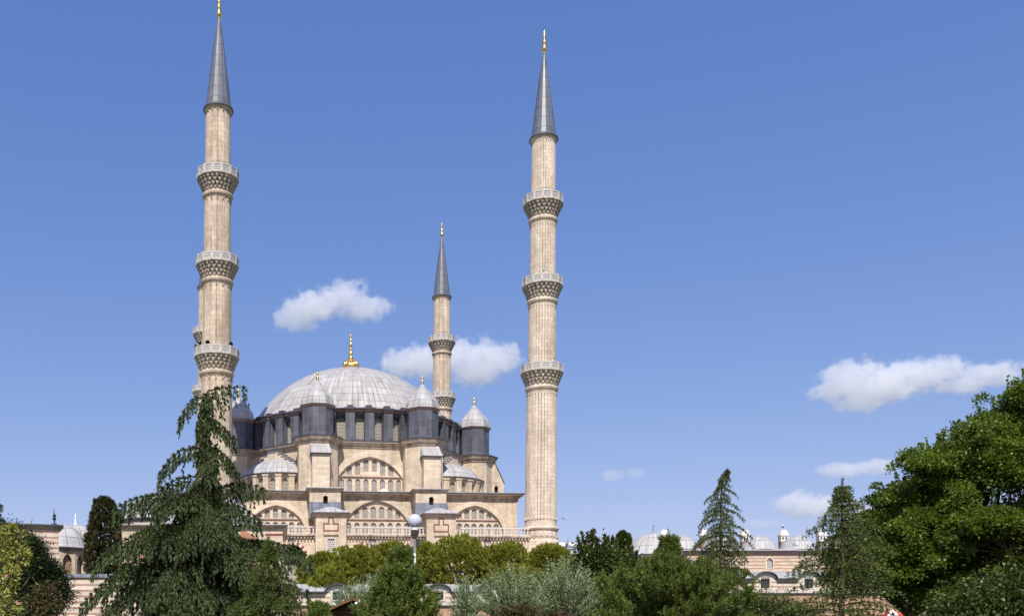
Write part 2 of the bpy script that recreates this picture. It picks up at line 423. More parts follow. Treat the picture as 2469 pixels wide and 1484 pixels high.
for i in range(40):
    a = R_(-112.5+4.5+9*i)
    if not cam_facing(a): continue
    d = Vector((math.cos(a), math.sin(a))); t = Vector((-d.y, d.x))
    def rb(b, r0, r1, hw, z0, z1):
        c = d*((r0+r1)/2); b.obox((c.x, c.y, (z0+z1)/2), tuple(t*hw), tuple(d*((r1-r0)/2)), (z1-z0)/2)
    b = MB(); rb(b, 16.7, 17.6, .66, 20.1, 24.4); pier = mp(b, 'drum_pier', 'lead_wall')
    b = MB(); rb(b, 16.7, 17.72, .72, 24.4, 24.68); mp(b, 'pier_capital', 'pink_stone', parent=pier)
    b = MB(); rb(b, 16.7, 17.98, .8, 24.68, 24.93); rb(b, 16.5, 17.25, .42, 24.93, 25.42); mp(b, 'pier_cap', 'lead_edge', parent=pier)
b = MB(); b.lathe([(16.8, 24.35), (17.3, 24.5), (17.42, 24.71)], 80); mp(b, 'drum_cornice', 'pink_stone')
b = MB(); b.lathe([(17.4, 24.71), (17.78, 24.73), (17.78, 24.9), (17.2, 24.95)], 80); mp(b, 'drum_eave', 'lead_edge')

# -- the dome
prof = [(17.6, 24.93), (17.2, 25.05), (16.55, 25.2), (16.0, 25.5)]
zc, rho = 17.2, 17.8
t0 = math.asin((25.6-zc)/rho)
for i in range(1, 21):
    t = t0+(math.pi/2-t0)*i/20
    prof.append((rho*math.cos(t) if i < 20 else 0.0, zc+rho*math.sin(t)))
b = MB(); b.lathe(prof, 120, nu=118); dome = mp(b, 'dome', 'lead_dome', True)
FZ = .3; b = MB(); b.lathe([(1.0, 34.2), (1.15, 34.75), (1.27, 35.2), (1.25, 35.6), (1.0, 36.05), (.6, 36.45), (.3, 36.9), (.2, 37.2), (.42, 37.45), (.22, 37.75), (.17, 38.0), (.27, 38.2), (.17, 38.4), (.18, 38.65),
    (.36, 38.9), (.17, 39.2), (.13, 39.4), (.25, 39.6), (.12, 39.8), (.1, 40.0), (.2, 40.2), (.07, 40.4), (.1, 40.55), (0, 40.95)], 24)
for k in range(18):
    a = 2*math.pi*k/18; ca, sa = math.cos(a), math.sin(a)
    b.tube([(1.2*ca, 1.2*sa, 34.8), (1.3*ca, 1.3*sa, 35.3), (1.12*ca, 1.12*sa, 35.9), (.62*ca, .62*sa, 36.45)], [.1, .15, .12, .05], 5)
mp(b, 'dome_finial', 'gold', True, parent=dome, xf=Matrix.Translation((0, 0, FZ)))

# -- eight turrets on octagonal stone bases
for k, a in enumerate(OCT):
    cx, cy = 19.6*math.cos(a), 19.6*math.sin(a); rot = R_(22.5)
    o8 = lambda r: octa(r, cx, cy, rot)
    b = MB(); b.prism(o8(2.95), 11.6, 19.3, 'b'); mp(b, 'turret_base', 'ashlar')
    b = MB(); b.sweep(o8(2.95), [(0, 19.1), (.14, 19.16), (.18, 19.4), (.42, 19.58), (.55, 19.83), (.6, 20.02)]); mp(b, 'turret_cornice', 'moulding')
    b = MB(); b.sweep(o8(2.95), [(.5, 20.02), (.7, 20.03), (.7, 20.17), (-.6, 20.3)]); mp(b, 'base_lead', 'lead_edge')
    b = MB(); b.prism(o8(2.3), 20.1, 24.5, 'b')
    r1 = Vector((math.cos(a), math.sin(a))); t1 = Vector((-r1.y, r1.x)); c = r1*17.2   # lead wall tying turret to drum
    b.obox((c.x, c.y, 23.7), tuple(t1*.5), tuple(r1*.9), .75)
    tu = mp(b, 'turret', 'lead_wall')
    b = MB(); b.sweep(o8(2.3), [(0, 24.3), (.1, 24.36), (.2, 24.55), (.22, 24.6)]); mp(b, 'turret_eave_moulding', 'pink_stone', parent=tu)
    b = MB(); b.lathe([(2.62, 24.6), (2.66, 24.7), (2.42, 24.82), (2.4, 25.2), (2.28, 25.7), (2.0, 26.2), (1.62, 26.6), (1.1, 27.2), (.62, 27.8), (.2, 28.35)], 8, cx, cy, nu=16, rot=rot)
    cap = mp(b, 'turret_cap', 'lead_small', parent=tu)
    b = MB(); b.lathe([(.2, 28.3), (.24, 28.4), (.12, 28.55), (.27, 28.75), (.12, 28.95), (.08, 29.1), (.2, 29.3), (.16, 29.45), (.05, 29.6), (0, 29.85)], 10, cx, cy)
    mp(b, 'turret_finial', 'gold', True, parent=tu)
# -- sloped-roof piers in front of the two front turrets
for cx in (-7.5, 7.95):
    b = MB(); b.box(cx-1.18, cx+1.18, -22.3, -20.6, 11.9, 17.35); b.box(cx-1.24, cx+1.24, -22.45, -20.6, 11.92, 12.35); mp(b, 'buttress_pier', 'ashlar_pale')
    b = MB(); w = 1.4
    b.poly([(cx-w, -22.6, 17.42), (cx+w, -22.6, 17.42), (cx+w-.1, -20.7, 19.15), (cx-w+.1, -20.7, 19.15)], [(0, 0), (2*w, 0), (2*w, 2.4), (0, 2.4)])
    for s in (-1, 1): b.poly([(cx+s*w, -22.6, 17.42), (cx+s*w, -20.7, 17.42), (cx+s*(w-.1), -20.7, 19.15)][::s])
    mp(b, 'buttress_roof', 'lead_roof')
    b = MB(); b.box(cx-w-.03, cx+w+.03, -22.63, -20.7, 17.3, 17.41); mp(b, 'buttress_eave', 'lead_edge')
# -- half domes on the diagonals, with their stepped lead-topped walls
for sgn in (-1, 1):
    a0 = R_(-90+45*sgn); cx, cy = 17.0*math.cos(a0), 17.0*math.sin(a0); ER = 5.6; fw = ER*math.tan(R_(9))
    b = MB(); iw = MB()
    for i in range(10):
        a = a0+R_(-81+18*i); Mx = facet(a, ER, cx, cy)
        h = arch(0, 12.3, .42, 14.3, 14.78, 8, .06)
        b.wall([(-fw, 11.6), (fw, 11.6), (fw, 15.3), (-fw, 15.3)], [h], Mx, .3)
        if cam_facing(a): window(Mx, 0, 12.3, .42, 14.3, 14.78, .3, 'lattice')
        aa = a+R_(9); d = Vector((math.cos(aa), math.sin(aa))); t = Vector((-d.y, d.x)); c = Vector((cx, cy))+d*(ER+.12)
        b.obox((c.x, c.y, 13.4), tuple(t*.4), tuple(d*.22), 1.82)
        b.obox((c.x, c.y, 15.12), tuple(t*.48), tuple(d*.32), .14)
    mp(b, 'exedra_wall', 'ashlar')
    pts = [(cx+(ER+.05)*math.cos(a0+R_(-90+6*i)), cy+(ER+.05)*math.sin(a0+R_(-90+6*i))) for i in range(31)]
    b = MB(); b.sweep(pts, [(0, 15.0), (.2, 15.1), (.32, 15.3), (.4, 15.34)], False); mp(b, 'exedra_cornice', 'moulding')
    b = MB(); b.sweep(pts, [(.38, 15.34), (.5, 15.35), (.5, 15.46), (-.3, 15.55)], False); mp(b, 'exedra_eave', 'lead_edge')
    b = MB(); pr = [(ER+.45, 15.46), (ER-.1, 15.6)]
    for i in range(1, 11):
        t = R_(12)+R_(78)*i/10; pr.append(((ER-.1)*math.cos(t)/math.cos(R_(12)) if i < 10 else 0, 15.6+2.7*(math.sin(t)-math.sin(R_(12)))/(1-math.sin(R_(12)))))
    b.lathe(pr, 40, cx, cy, a0-math.pi/2, a0+math.pi/2, nu=22); mp(b, 'half_dome', 'lead_small', True)
    b = MB(); lt = MB(); Fd = facet(a0, AP)
    for i in range(-9, 10):
        zt = 19.15-.4*max(0, abs(i)-1); x0, x1 = (i-.5)*.64, (i+.5)*.64
        for bb, z0, z1, o in ((b, 15, zt-.18, 0.), (lt, zt-.18, zt, .06)):
            q = [Fd @ Vector((x, y, 0)) for x, y in ((x0, -1.5-o), (x1, -1.5-o), (x1, .1), (x0, .1))]
            bb.prism([(p.x, p.y) for p in q], z0, z1)
    mp(b, 'stepped_wall', 'ashlar'); mp(lt, 'stepped_coping', 'lead_skirt')
# -- sloping flyer beyond the right-hand turret, with its little door
b = MB(); pr = [(20.2, 11.6), (22.35, 11.6), (22.35, 16.3), (20.95, 19.2), (20.2, 19.2)]
dr = arch(21.2, 14.6, .3, 15.5, 15.8, 8)
Ff = front(-9.0); b.wall(pr, [dr], Ff, .5)
for i in range(len(pr)):
    p, q = pr[i], pr[(i+1) % len(pr)]
    b.poly([(p[0], -9, p[1]), (p[0], -6.8, p[1]), (q[0], -6.8, q[1]), (q[0], -9, q[1])][::-1])
mp(b, 'flying_buttress', 'ashlar')
b = MB(); b.panel(arch(21.2, 14.55, .34, 15.5, 15.85, 8), Ff, .48); mp(b, 'buttress_door', 'dark')
b = MB(); b.poly([(22.5, -9.15, 16.2), (22.5, -6.7, 16.2), (20.9, -6.7, 19.45), (20.9, -9.15, 19.45)][::-1]); b.poly([(22.5, -9.15, 16.2), (20.9, -9.15, 19.45), (20.9, -9.15, 19.3), (22.5, -9.15, 16.05)][::-1]); mp(b, 'buttress_coping', 'lead_edge')

# -- lower hall
LX = 19.1
def lp(b, name, mat, smooth=False, parent=None): return mp(b, name, mat, smooth, T4, parent)
b = MB(); FL = front(-24)
ARC = [(-13.66, 3.9, 6.5, 10.08, .66), (-.1, 4.55, 6.6, 10.88, .66), (13.3, 3.9, 6.5, 10.3, .66)]
b.wall([(-LX, 0), (LX, 0), (LX, 11.1), (-LX, 11.1)], [arch(c, 4.0, w, zs, zt, 24) for c, w, zs, zt, e in ARC], FL, .3)
for q in ([(LX, -24), (LX, 24)], [(LX, 24), (-LX, 24)], [(-LX, 24), (-LX, -24)]):
    b.poly([(*q[0], 0), (*q[1], 0), (*q[1], 11.1), (*q[0], 11.1)])
lp(b, 'hall_wall', 'ashlar')
for c, w, zs, zt, e in ARC:
    b = MB(); b.slab(arch(c, 3.9, w+e, zs, zt+.7, 24), [arch(c, 3.95, w, zs, zt, 24)], FL, .09); lp(b, 'arch_band', 'ashlar_pale')
FT = front(-24) @ front(.3)
SETS = [(-13.66, 3.9, 6.5, 10.08, [(-15.9, 9.0), (-14.88, 9.62), (-13.77, 9.74), (-12.65, 9.62), (-11.62, 9.05)], [-13.77+1.08*k for k in (-3, -2, -1, 0, 1, 2, 3)], 8.4),
        (-.1, 4.55, 6.6, 10.88, [(-2.82, 9.55), (-1.7, 10.03), (-.56, 10.07), (.58, 10.07), (1.7, 10.03), (2.8, 9.55)], [-3.92+1.13*k for k in range(8)], 8.45),
        (13.3, 3.9, 6.5, 10.3, [(11.21, 9.22), (12.25, 9.84), (13.26, 9.92), (14.27, 9.84), (15.29, 9.3)], [13.24+1.02*k for k in (-3, -2, -1, 0, 1, 2, 3)], 8.5)]
for c, w, zs, zt, us, ls, zb in SETS:
    ww = [(x, zb, .35, t-.34, t) for x, t in us]+[(x, 5.7, .35, 7.55, 7.9) for x in ls]
    b = MB(); b.wall(arch(c, 3.9, w+.08, zs, zt+.08, 24), [arch(x, z0, q, s, t, 8, .08) for x, z0, q, s, t in ww], FT, .2); lp(b, 'tympanum', 'ashlar_pale')
    b = MB(); b.obox((c, -23.78, zb-.14), (w*.93, 0), (0, .1), .05); lp(b, 'string_course', 'pink_stone')
    for x, z0, q, s, t in ww: window(FT, x, z0, q, s, t, .2, 'lattice_tymp', T4)
rect = [(-LX, -24), (LX, -24), (LX, 24), (-LX, 24)]
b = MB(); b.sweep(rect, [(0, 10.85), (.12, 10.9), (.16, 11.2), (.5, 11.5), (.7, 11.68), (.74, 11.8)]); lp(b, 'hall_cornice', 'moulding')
b = MB(); b.sweep(rect, [(.70, 11.64), (.78, 11.65), (.78, 11.79), (.70, 11.795)]); lp(b, 'cornice_lip', 'ashlar_pale')
b = MB(); b.sweep(rect, [(.76, 11.80), (.9, 11.805), (.9, 11.9), (.84, 11.905)]); lp(b, 'drip_edge', 'lead_edge')
b = MB(); b.sweep(rect, [(.88, 11.91), (.89, 11.95), (.6, 12.02), (-.3, 12.06)]); b.poly([(-LX+.2, -23.8, 11.98), (LX-.2, -23.8, 11.98), (LX-.2, 23.8, 11.98), (-LX+.2, 23.8, 11.98)]); lp(b, 'terrace_roof', 'lead_roof')
b = MB(); b.lathe([(.95, 12.05), (.85, 12.2), (.45, 12.4), (0, 12.67)], 12, .95, -23.1); lp(b, 'roof_cowl', 'white_plaster')

# -- stair boxes and inscription towers
for cx, tx, tw in ((-7.27, -6.68, 1.98), (6.78, 7.62, 1.92)):
    w = 2.05
    b = MB(); Mx = front(-27)
    b.wall([(cx-w, 8.2), (cx+w, 8.2), (cx+w, 11.55), (cx-w, 11.55)], [arch(cx+.05, 9.9, .31, 10.75, 11.0, 8)], Mx, .5)
    for q in ([(cx+w, -27), (cx+w, -23.9)], [(cx-w, -23.9), (cx-w, -27)]): b.poly([(*q[0], 8.2), (*q[1], 8.2), (*q[1], 11.55), (*q[0], 11.55)])
    lp(b, 'stair_box', 'ashlar_pale')
    b = MB(); b.panel(arch(cx+.05, 9.85, .36, 10.75, 11.05, 8), Mx, .48); lp(b, 'stair_door', 'dark')
    r4 = [(cx-w, -27), (cx+w, -27), (cx+w, -23.5), (cx-w, -23.5)]
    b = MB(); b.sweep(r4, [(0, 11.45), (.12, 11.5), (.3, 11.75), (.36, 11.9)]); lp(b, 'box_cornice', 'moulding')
    b = MB(); b.sweep(r4, [(.34, 11.9), (.46, 11.91), (.46, 12.04), (-1.6, 12.35)]); b.poly([(cx-.5, -25.45, 12.34), (cx+.5, -25.45, 12.34), (cx+.5, -25.0, 12.34), (cx-.5, -25.0, 12.34)]); lp(b, 'box_roof', 'lead_roof')
    b = MB(); b.prism([(cx-w-.06, -27.25), (cx-.28, -27.25), (cx-.28, -24.1), (cx-w-.06, -24.1)], 8.0, 10.12); b.prism([(cx+.38, -27.25), (cx+w+.06, -27.25), (cx+w+.06, -24.1), (cx+.38, -24.1)], 8.0, 10.12); b.box(cx-.28, cx+.38, -27.25, -24.1, 8.0, 9.88)
    lp(b, 'lead_skirt', 'lead_skirt')
    # tower
    b = MB(); Mx = front(-30); gr = [(tx-.46, 3.35), (tx+.46, 3.35), (tx+.46, 5.0), (tx-.46, 5.0)]
    b.wall([(tx-tw, 0), (tx+tw, 0), (tx+tw, 7.95), (tx-tw, 7.95)], [gr], Mx, .2)
    for q in ([(tx+tw, -30), (tx+tw, -23.9)], [(tx-tw, -23.9), (tx-tw, -30)]): b.poly([(*q[0], 0), (*q[1], 0), (*q[1], 7.95), (*q[0], 7.95)])
    tow = lp(b, 'stair_tower', 'ashlar')
    r4 = [(tx-tw, -30), (tx+tw, -30), (tx+tw, -24), (tx-tw, -24)]
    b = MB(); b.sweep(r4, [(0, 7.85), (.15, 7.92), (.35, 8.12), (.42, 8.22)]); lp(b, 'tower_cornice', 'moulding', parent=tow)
    b = MB(); b.prism([(tx-tw-.52, -30.52), (tx+tw+.52, -30.52), (tx+tw+.52, -26), (tx-tw-.52, -26)], 8.22, 8.33); lp(b, 'tower_eave', 'lead_edge', parent=tow)
    b = MB(); b.prism([(tx-tw-.48, -30.48), (tx+tw+.48, -30.48), (tx+tw+.48, -26.2), (tx-tw-.48, -26.2)], 8.335, 9.4, '', [(tx-.5, -27.6), (tx+.5, -27.6), (tx+.5, -26.6), (tx-.5, -26.6)]); lp(b, 'tower_roof', 'lead_roof', parent=tow)
    q = .15; o = [(tx-1.0, 5.95), (tx+1.0, 5.95), (tx+1.0, 7.0), (tx+.36, 7.0), (tx+.36, 7.75), (tx-.36, 7.75), (tx-.36, 7.0), (tx-1.0, 7.0)]
    h = [(tx-1.0+q, 5.95+q), (tx+1.0-q, 5.95+q), (tx+1.0-q, 7.0-q), (tx+.36-q, 7.0-q), (tx+.36-q, 7.75-q), (tx-.36+q, 7.75-q), (tx-.36+q, 7.0-q), (tx-1.0+q, 7.0-q)]
    b = MB(); b.slab(o, [h], Mx, .04); lp(b, 'red_inlay', 'red_stone', parent=tow)
    b = MB(); b.slab([(tx-.07, 6.95), (tx+.07, 6.95), (tx+.07, 7.5), (tx-.07, 7.5)], [], Mx, .05); lp(b, 'white_inlay', 'marble', parent=tow)
    b = MB(); b.obox((tx, -30.08, 5.5), (.95, 0), (0, .1), .06); lp(b, 'ledge', 'moulding', parent=tow)
    b = MB(); b.slab([(p[0]+(.1 if p[0] > tx else -.1), p[1]+(.1 if p[1] > 4 else -.1)) for p in gr], [gr], Mx, .05); lp(b, 'grille_frame', 'marble', parent=tow)
    b = MB(); b.panel(gr, Mx, .12); lp(b, 'grille', M['pierced'], parent=tow)

# -- gallery with balustrade, arches below
GY = -28.8
b = MB(); arcs = [-16.6, -11.4, -2.4, 2.9, 12.2, 16.2]
b.wall([(-24, 0), (19.6, 0), (19.6, 5.25), (-24, 5.25)], [arch(x, .2, 1.35, 2.9, 4.3, 14) for x in arcs], front(GY), .6); lp(b, 'gallery_wall', 'ashlar')
for x in arcs:
    ar = arch(x, .2, 1.35, 2.9, 4.3, 14)[2:]; ou = arch(x, .2, 1.75, 2.9, 4.75, 14)[2:]
    r1, r2 = MB(), MB()
    n = min(len(ar), len(ou))
    for i in range(n-1): (r1 if i % 2 else r2).slab([ou[i], ou[i+1], ar[i+1], ar[i]], [], front(GY), .05)
    arc = lp(r1, 'voussoir_arch', 'red_stone'); lp(r2, 'pale_voussoirs', 'ashlar_pale', parent=arc)
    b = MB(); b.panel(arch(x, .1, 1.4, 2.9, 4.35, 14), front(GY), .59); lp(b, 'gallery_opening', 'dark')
b = MB(); b.box(-24, 19.6, GY-.42, -24, 5.45, 5.66); b.box(-24, 19.6, GY-.25, GY+.3, 5.25, 5.45)
x = -24
while x < 19.5:
    b.box(x, x+.16, GY-.36, GY, 5.08, 5.3); x += .42
lp(b, 'gallery_floor', 'moulding')
b = MB()
for xa, xb in ((-24, -8.7), (-4.65, 5.65), (9.6, 19.5)):
    b.box(xa, xb, GY-.34, GY-.1, 6.52, 6.68); b.box(xa, xb, GY-.36, GY-.08, 5.665, 5.74)
    n = int((xb-xa)/.44)
    for i in range(n):
        x = xa+(i+.5)*(xb-xa)/n
        b.lathe([(.13, 5.74), (.13, 5.85), (.07, 5.92), (.12, 6.1), (.075, 6.35), (.12, 6.45), (.12, 6.52)], 6, x, GY-.22)
lp(b, 'balustrade', 'marble')
for x in (-1.2, 5.2, 10.6, 13.8, -11.8):
    b = MB(); b.tube([(x, GY-.05, 3.6), (x, GY-.5, 3.9), (x, GY-.5, 4.3)], .06, 6); ln = lp(b, 'wall_lantern', 'dark_metal')
    b = MB(); b.lathe([(.12, 4.3), (.3, 4.75), (.3, 4.8)], 8, x, GY-.5); lp(b, 'lantern_glass', 'white_paint', parent=ln)
    b = MB(); b.lathe([(.42, 4.8), (.36, 4.9), (.15, 5.05), (0, 5.15)], 8, x, GY-.5); lp(b, 'lantern_cap', 'dark_metal', parent=ln)

# ---------------------------------------------------------------- minarets
def flutes(b, prof, n, groove=.385):
    """fluted shaft: prof of (z, radius, groove depth as a share of radius)"""
    ang = []
    for i in range(n):
        a = 2*math.pi*i/n; d = 2*math.pi/n
        ang += [(a-groove*d, 0), (a+groove*d, 0), (a+.5*d, 1)]
    m = len(ang)
    for k in range(len(prof)-1):
        (z0, r0, g0), (z1, r1, g1) = prof[k], prof[k+1]
        for i in range(m):
            (A, fa), (B, fb) = ang[i], ang[(i+1) % m]
            if i == m-1: B += 2*math.pi
            P = lambda a, f, r, g, z: (r*(1-g*f)*math.cos(a), r*(1-g*f)*math.sin(a), z)
            b.poly([P(A, fa, r0, g0, z0), P(B, fb, r0, g0, z0), P(B, fb, r1, g1, z1), P(A, fa, r1, g1, z1)],
                   [(A*r0, z0), (B*r0, z0), (B*r0, z1), (A*r0, z1)])
def arcade(b, n, r, z, h, th=.05, flip=1):
    for i in range(n):
        a = 2*math.pi*i/n; d = math.pi/n
        path = []
        for j in range(7):
            q = -1+2*j/6.; aa = a+q*d*.92; path.append((r*math.cos(aa), r*math.sin(aa), z+flip*h*(math.sqrt(max(0, 1-q*q))*.8+.2*(1-abs(q)))))
        b.tube(path, th, 4, False)
def minaret(label, loc, n, mat, tilt=0., balconies=3, rot=0.):
    t = thing('minaret', label, 'minaret', loc, 0, 'four minarets of the mosque')
    t.rotation_euler = (0, R_(tilt), R_(rot))
    BZ = [(50.7, 2.6, 1.62, 1.66), (39.85, 2.64, 1.68, 1.80), (28.35, 2.78, 1.82, 1.97)][:balconies]
    b = MB(); g = .075
    flutes(b, [(50.7-1.5, 1.62, g), (57.6, 1.57, g), (58.5, 1.57, g)], n)
    flutes(b, [(39.85-1.5, 1.70, g), (47.5, 1.66, g)], n)
    flutes(b, [(28.35-1.5, 1.84, g), (36.65, 1.78, g)], n)
    flutes(b, [(7.6, 2.08, g), (25.1, 1.94, g)], n)
    arcade(b, n, 1.6, 57.85, .35)
    arcade(b, n, 1.69, 46.8, .45); arcade(b, n, 1.81, 36.0, .45); arcade(b, n, 1.98, 24.4, .45); arcade(b, n, 2.1, 8.2, .4, .06, -1)
    b.lathe([(1.6, 58.0), (1.68, 58.2), (1.8, 58.45), (1.82, 58.6)], 32)
    for z, r in ((47.6, 1.68), (36.8, 1.8), (25.28, 1.96)):                # torus rings
        b.lathe([(r-.05, z-.5), (r+.02, z-.35), (r+.2, z-.2), (r+.26, z), (r+.2, z+.17), (r+.02, z+.25), (r-.02, z+1.2)], 32)
    b.lathe([(2.1, 6.3), (2.12, 6.45), (2.32, 6.5), (2.42, 6.7), (2.32, 6.9), (2.1, 7.0), (2.06, 7.7)], 32)
    b.lathe([(3.0, 0), (2.75, 3.5), (2.5, 5.0), (2.32, 5.2), (2.26, 5.9), (2.2, 6.35)], 16)
    arcade(b, 22, 2.31, 5.35, .3, .05); arcade(b, 22, 2.28, 5.75, .25, .05, -1)
    b.build('shaft', mat, t)
    for z, R, rs, rb in BZ:
        b = MB()
        tiers = 4; zb = z-2.75; zt = z-1.1
        for k in range(tiers):
            ra = rb+(R-.12-rb)*((k+.6)/tiers); z0 = zb+(zt-zb)*k/tiers; z1 = zb+(zt-zb)*(k+1)/tiers
            b.lathe([(rb-.05 if k == 0 else ra-.22, z0+.06), (ra-.1, z1-.2), (ra+.04, z1-.1), (ra+.04, z1), (rb, z1)], 28)
            m = 26 if k % 2 else 22
            for i in range(m):
                a = 2*math.pi*(i+.5*(k % 2))/m; d = Vector((math.cos(a), math.sin(a))); tt = Vector((-d.y, d.x))
                c = d*(ra-.06); hw = .115
                q = lambda u, v: (c.x+tt.x*u+d.x*v, c.y+tt.y*u+d.y*v)
                xy = [q(-hw, .13), q(-hw, -.2), q(hw, -.2), q(hw, .13)][::-1]
                top = [q(-hw*1.35, .17), q(-hw*1.35, -.2), q(hw*1.35, -.2), q(hw*1.35, .17)][::-1]
                lo = [q(-.03, -.02), q(-.03, -.1), q(.03, -.1), q(.03, -.02)][::-1]
                b.prism(lo, z0-.12, z0+.1, '', xy); b.prism(xy, z0+.1, z1-.06, '', top)
        b.lathe([(rb, z-1.15), (R+.06, z-1.1), (R+.08, z-.98), (rb-.4, z-.93)], 14)
        np_ = 14; fr = MB(); pn = MB(); po = b
        for i in range(np_):
            a = 2*math.pi*i/np_; a2 = 2*math.pi*(i+1)/np_
            p = Vector((R*math.cos(a), R*math.sin(a), 0)); q = Vector((R*math.cos(a2), R*math.sin(a2), 0)); mid = (p+q)/2; ax = (q-p)/2; ay = mid.normalized()
            for zz, h in ((z-.05, .055), (z-.91, .07)): fr.obox((mid.x, mid.y, zz), tuple(ax.xy*.95), tuple(ay.xy*.07), h)
            for s in (-1, 1):
                c = mid+ax*(.86*s); fr.obox((c.x, c.y, z-.47), tuple(ax.xy*.1), tuple(ay.xy*.065), .37)
            pd = p.normalized(); c = p*.985; po.obox((c.x, c.y, z-.42), tuple(Vector((-pd.y, pd.x))*.055), tuple(pd.xy*.09), .54)  # posts use the dark corbel colour to stand for shaded joints between panels
            pn.obox((mid.x, mid.y, z-.47), tuple(ax.xy*.78), tuple(ay.xy*.035), .37)
        bal = b.build('balcony', 'corbel', t); fr.build('railing', 'marble', bal); pn.build('pierced_panel', 'pierced', bal)
    b = MB(); b.lathe([(1.66, 58.5), (1.86, 58.46), (1.86, 58.62), (1.62, 58.85), (1.27, 61.8), (.76, 66.0), (.3, 69.2), (.2, 69.6)], 16, nu=16); b.build('spire', 'lead_spire', t)
    b = MB(); b.lathe([(1.7, 58.44), (1.9, 58.4), (1.9, 58.52), (1.8, 58.56)], 32); b.build('spire_eave', 'lead_edge', t)
    b = MB(); b.lathe([(.17, 69.5), (.17, 70.2), (.22, 70.3), (.38, 70.55), (.36, 70.75), (.18, 71.0), (.16, 71.15), (.34, 71.45), (.3, 71.6), (.14, 71.85), (.12, 71.95), (.25, 72.15), (.1, 72.4), (.18, 72.6), (.06, 72.8), (.1, 72.95), (0, 73.3)], 12)
    b.build('finial', 'gold', t, True)
    return t
minaret('tall broad fluted minaret standing nearest on the left, behind the tall drooping cedar', (-15.6, 122.7, MZ), 14, 'minaret_wide', .38, 3, 5)
minaret('tall finely fluted minaret at the right corner of the mosque, person on lowest balcony', (26.75, 129.8, MZ), 30, 'minaret_fine', .44, 3)
minaret('farther and smaller looking minaret rising behind the dome, a white cloud behind its shaft', (19.8, 188.3, MZ), 14, 'minaret_wide', 0, 3, 3)
minaret('far minaret almost wholly hidden behind the left front one, only its balcony edges showing', (-25.05, 183.4, MZ), 14, 'minaret_wide', .2, 3)
# ---------------------------------------------------------------- neighbouring buildings
def domeprof(r, z, h, n=10, lip=.25):
    """shallow dome of base radius r rising h above z, with a small lead skirt"""
    rho = (r*r+h*h)/(2*h); t0 = math.asin(max(-1, min(1, (rho-h)/rho)))
    return [(r+lip, z-.06), (r+.02, z+.05)]+[((rho*math.cos(t0+(math.pi/2-t0)*i/n) if i < n else 0.), z+.05+rho*math.sin(t0+(math.pi/2-t0)*i/n)-(rho-h)) for i in range(1, n+1)]
def finialprof(z, s=1.):
    return [(.3*s, z-.1), (.34*s, z+.05), (.1*s, z+.45*s), (.2*s, z+.7*s), (.08*s, z+.95*s), (.07*s, z+1.1*s), (.18*s, z+1.3*s), (.06*s, z+1.5*s), (.04*s, z+1.65*s), (0, z+1.9*s)]
def bld(b, name, mat, par, smooth=False): return b.build(name, mat, par, smooth)

# -- domed pavilion left of the hall: flared lead roof over a brick-trimmed arch
P = thing('domed_pavilion', 'stone pavilion with flared lead dome and red brick arch, behind the weeping cedar', 'pavilion', (-15.2, 108, 2.9))
b = MB(); Fp = front(0)
b.wall([(-8.9, 0), (8.95, 0), (8.95, 12.1), (-8.9, 12.1)], [arch(4.05, 1.0, 2.55, 8.9, 11.1, 20, .06), arch(-3.6, 1.0, 2.55, 8.9, 11.1, 20, .06)], Fp, 1.2)
for q in ([(8.95, 0), (8.05, 14)], [(8.05, 14), (-8.9, 14)], [(-8.9, 14), (-8.9, 0)]): b.poly([(*q[0], 0), (*q[1], 0), (*q[1], 12.1), (*q[0], 12.1)])
bld(b, 'wall', 'ashlar', P)
for c in (4.05, -3.6):
    b = MB(); b.slab(arch(c, .95, 3.15, 8.9, 11.75, 20, .06), [arch(c, 1.0, 2.55, 8.9, 11.1, 20, .06)], Fp, .06); ar = bld(b, 'brick_arch', 'brick', P)
    b = MB(); b.panel(arch(c, .9, 2.65, 8.9, 11.2, 20, .06), Fp, 1.18); bld(b, 'arch_infill', 'brick_rose', P)
    b = MB(); b.slab([(c-.16, 11.0), (c+.16, 11.0), (c+.22, 11.72), (c-.22, 11.72)], [], Fp, .1); bld(b, 'keystone', 'marble', ar)
b = MB(); b.slab([(7.0, 11.2), (8.95, 11.2), (8.95, 11.42), (7.0, 11.42)], [], Fp, .03); bld(b, 'brick_band', 'red_stone', P)
r4 = [(-8.9, 0), (8.95, 0), (8.05, 14), (-8.9, 14)]
b = MB(); b.sweep(r4, [(0, 11.95), (.15, 12.0), (.4, 12.3)]); bld(b, 'cornice', 'moulding', P)
b = MB(); b.sweep(r4, [(.4, 12.3), (.55, 12.31), (.55, 12.42), (-2.2, 12.62)]); b.poly([(-6.8, 2, 12.6), (6.8, 2, 12.6), (6.8, 12, 12.6), (-6.8, 12, 12.6)]); bld(b, 'flat_roof', 'lead_roof', P)
b = MB(); b.lathe([(7.35, 12.65), (6.3, 12.9), (5.3, 13.6), (4.5, 14.5), (3.7, 15.4), (2.6, 16.2), (1.2, 16.75), (0, 16.9)], 48, .3, 7.2, nu=44); bld(b, 'flared_dome', 'lead_small', P, True)
b = MB(); b.lathe(finialprof(16.9, 1.), 10, .3, 7.2); bld(b, 'finial', 'grey_metal', P, True)

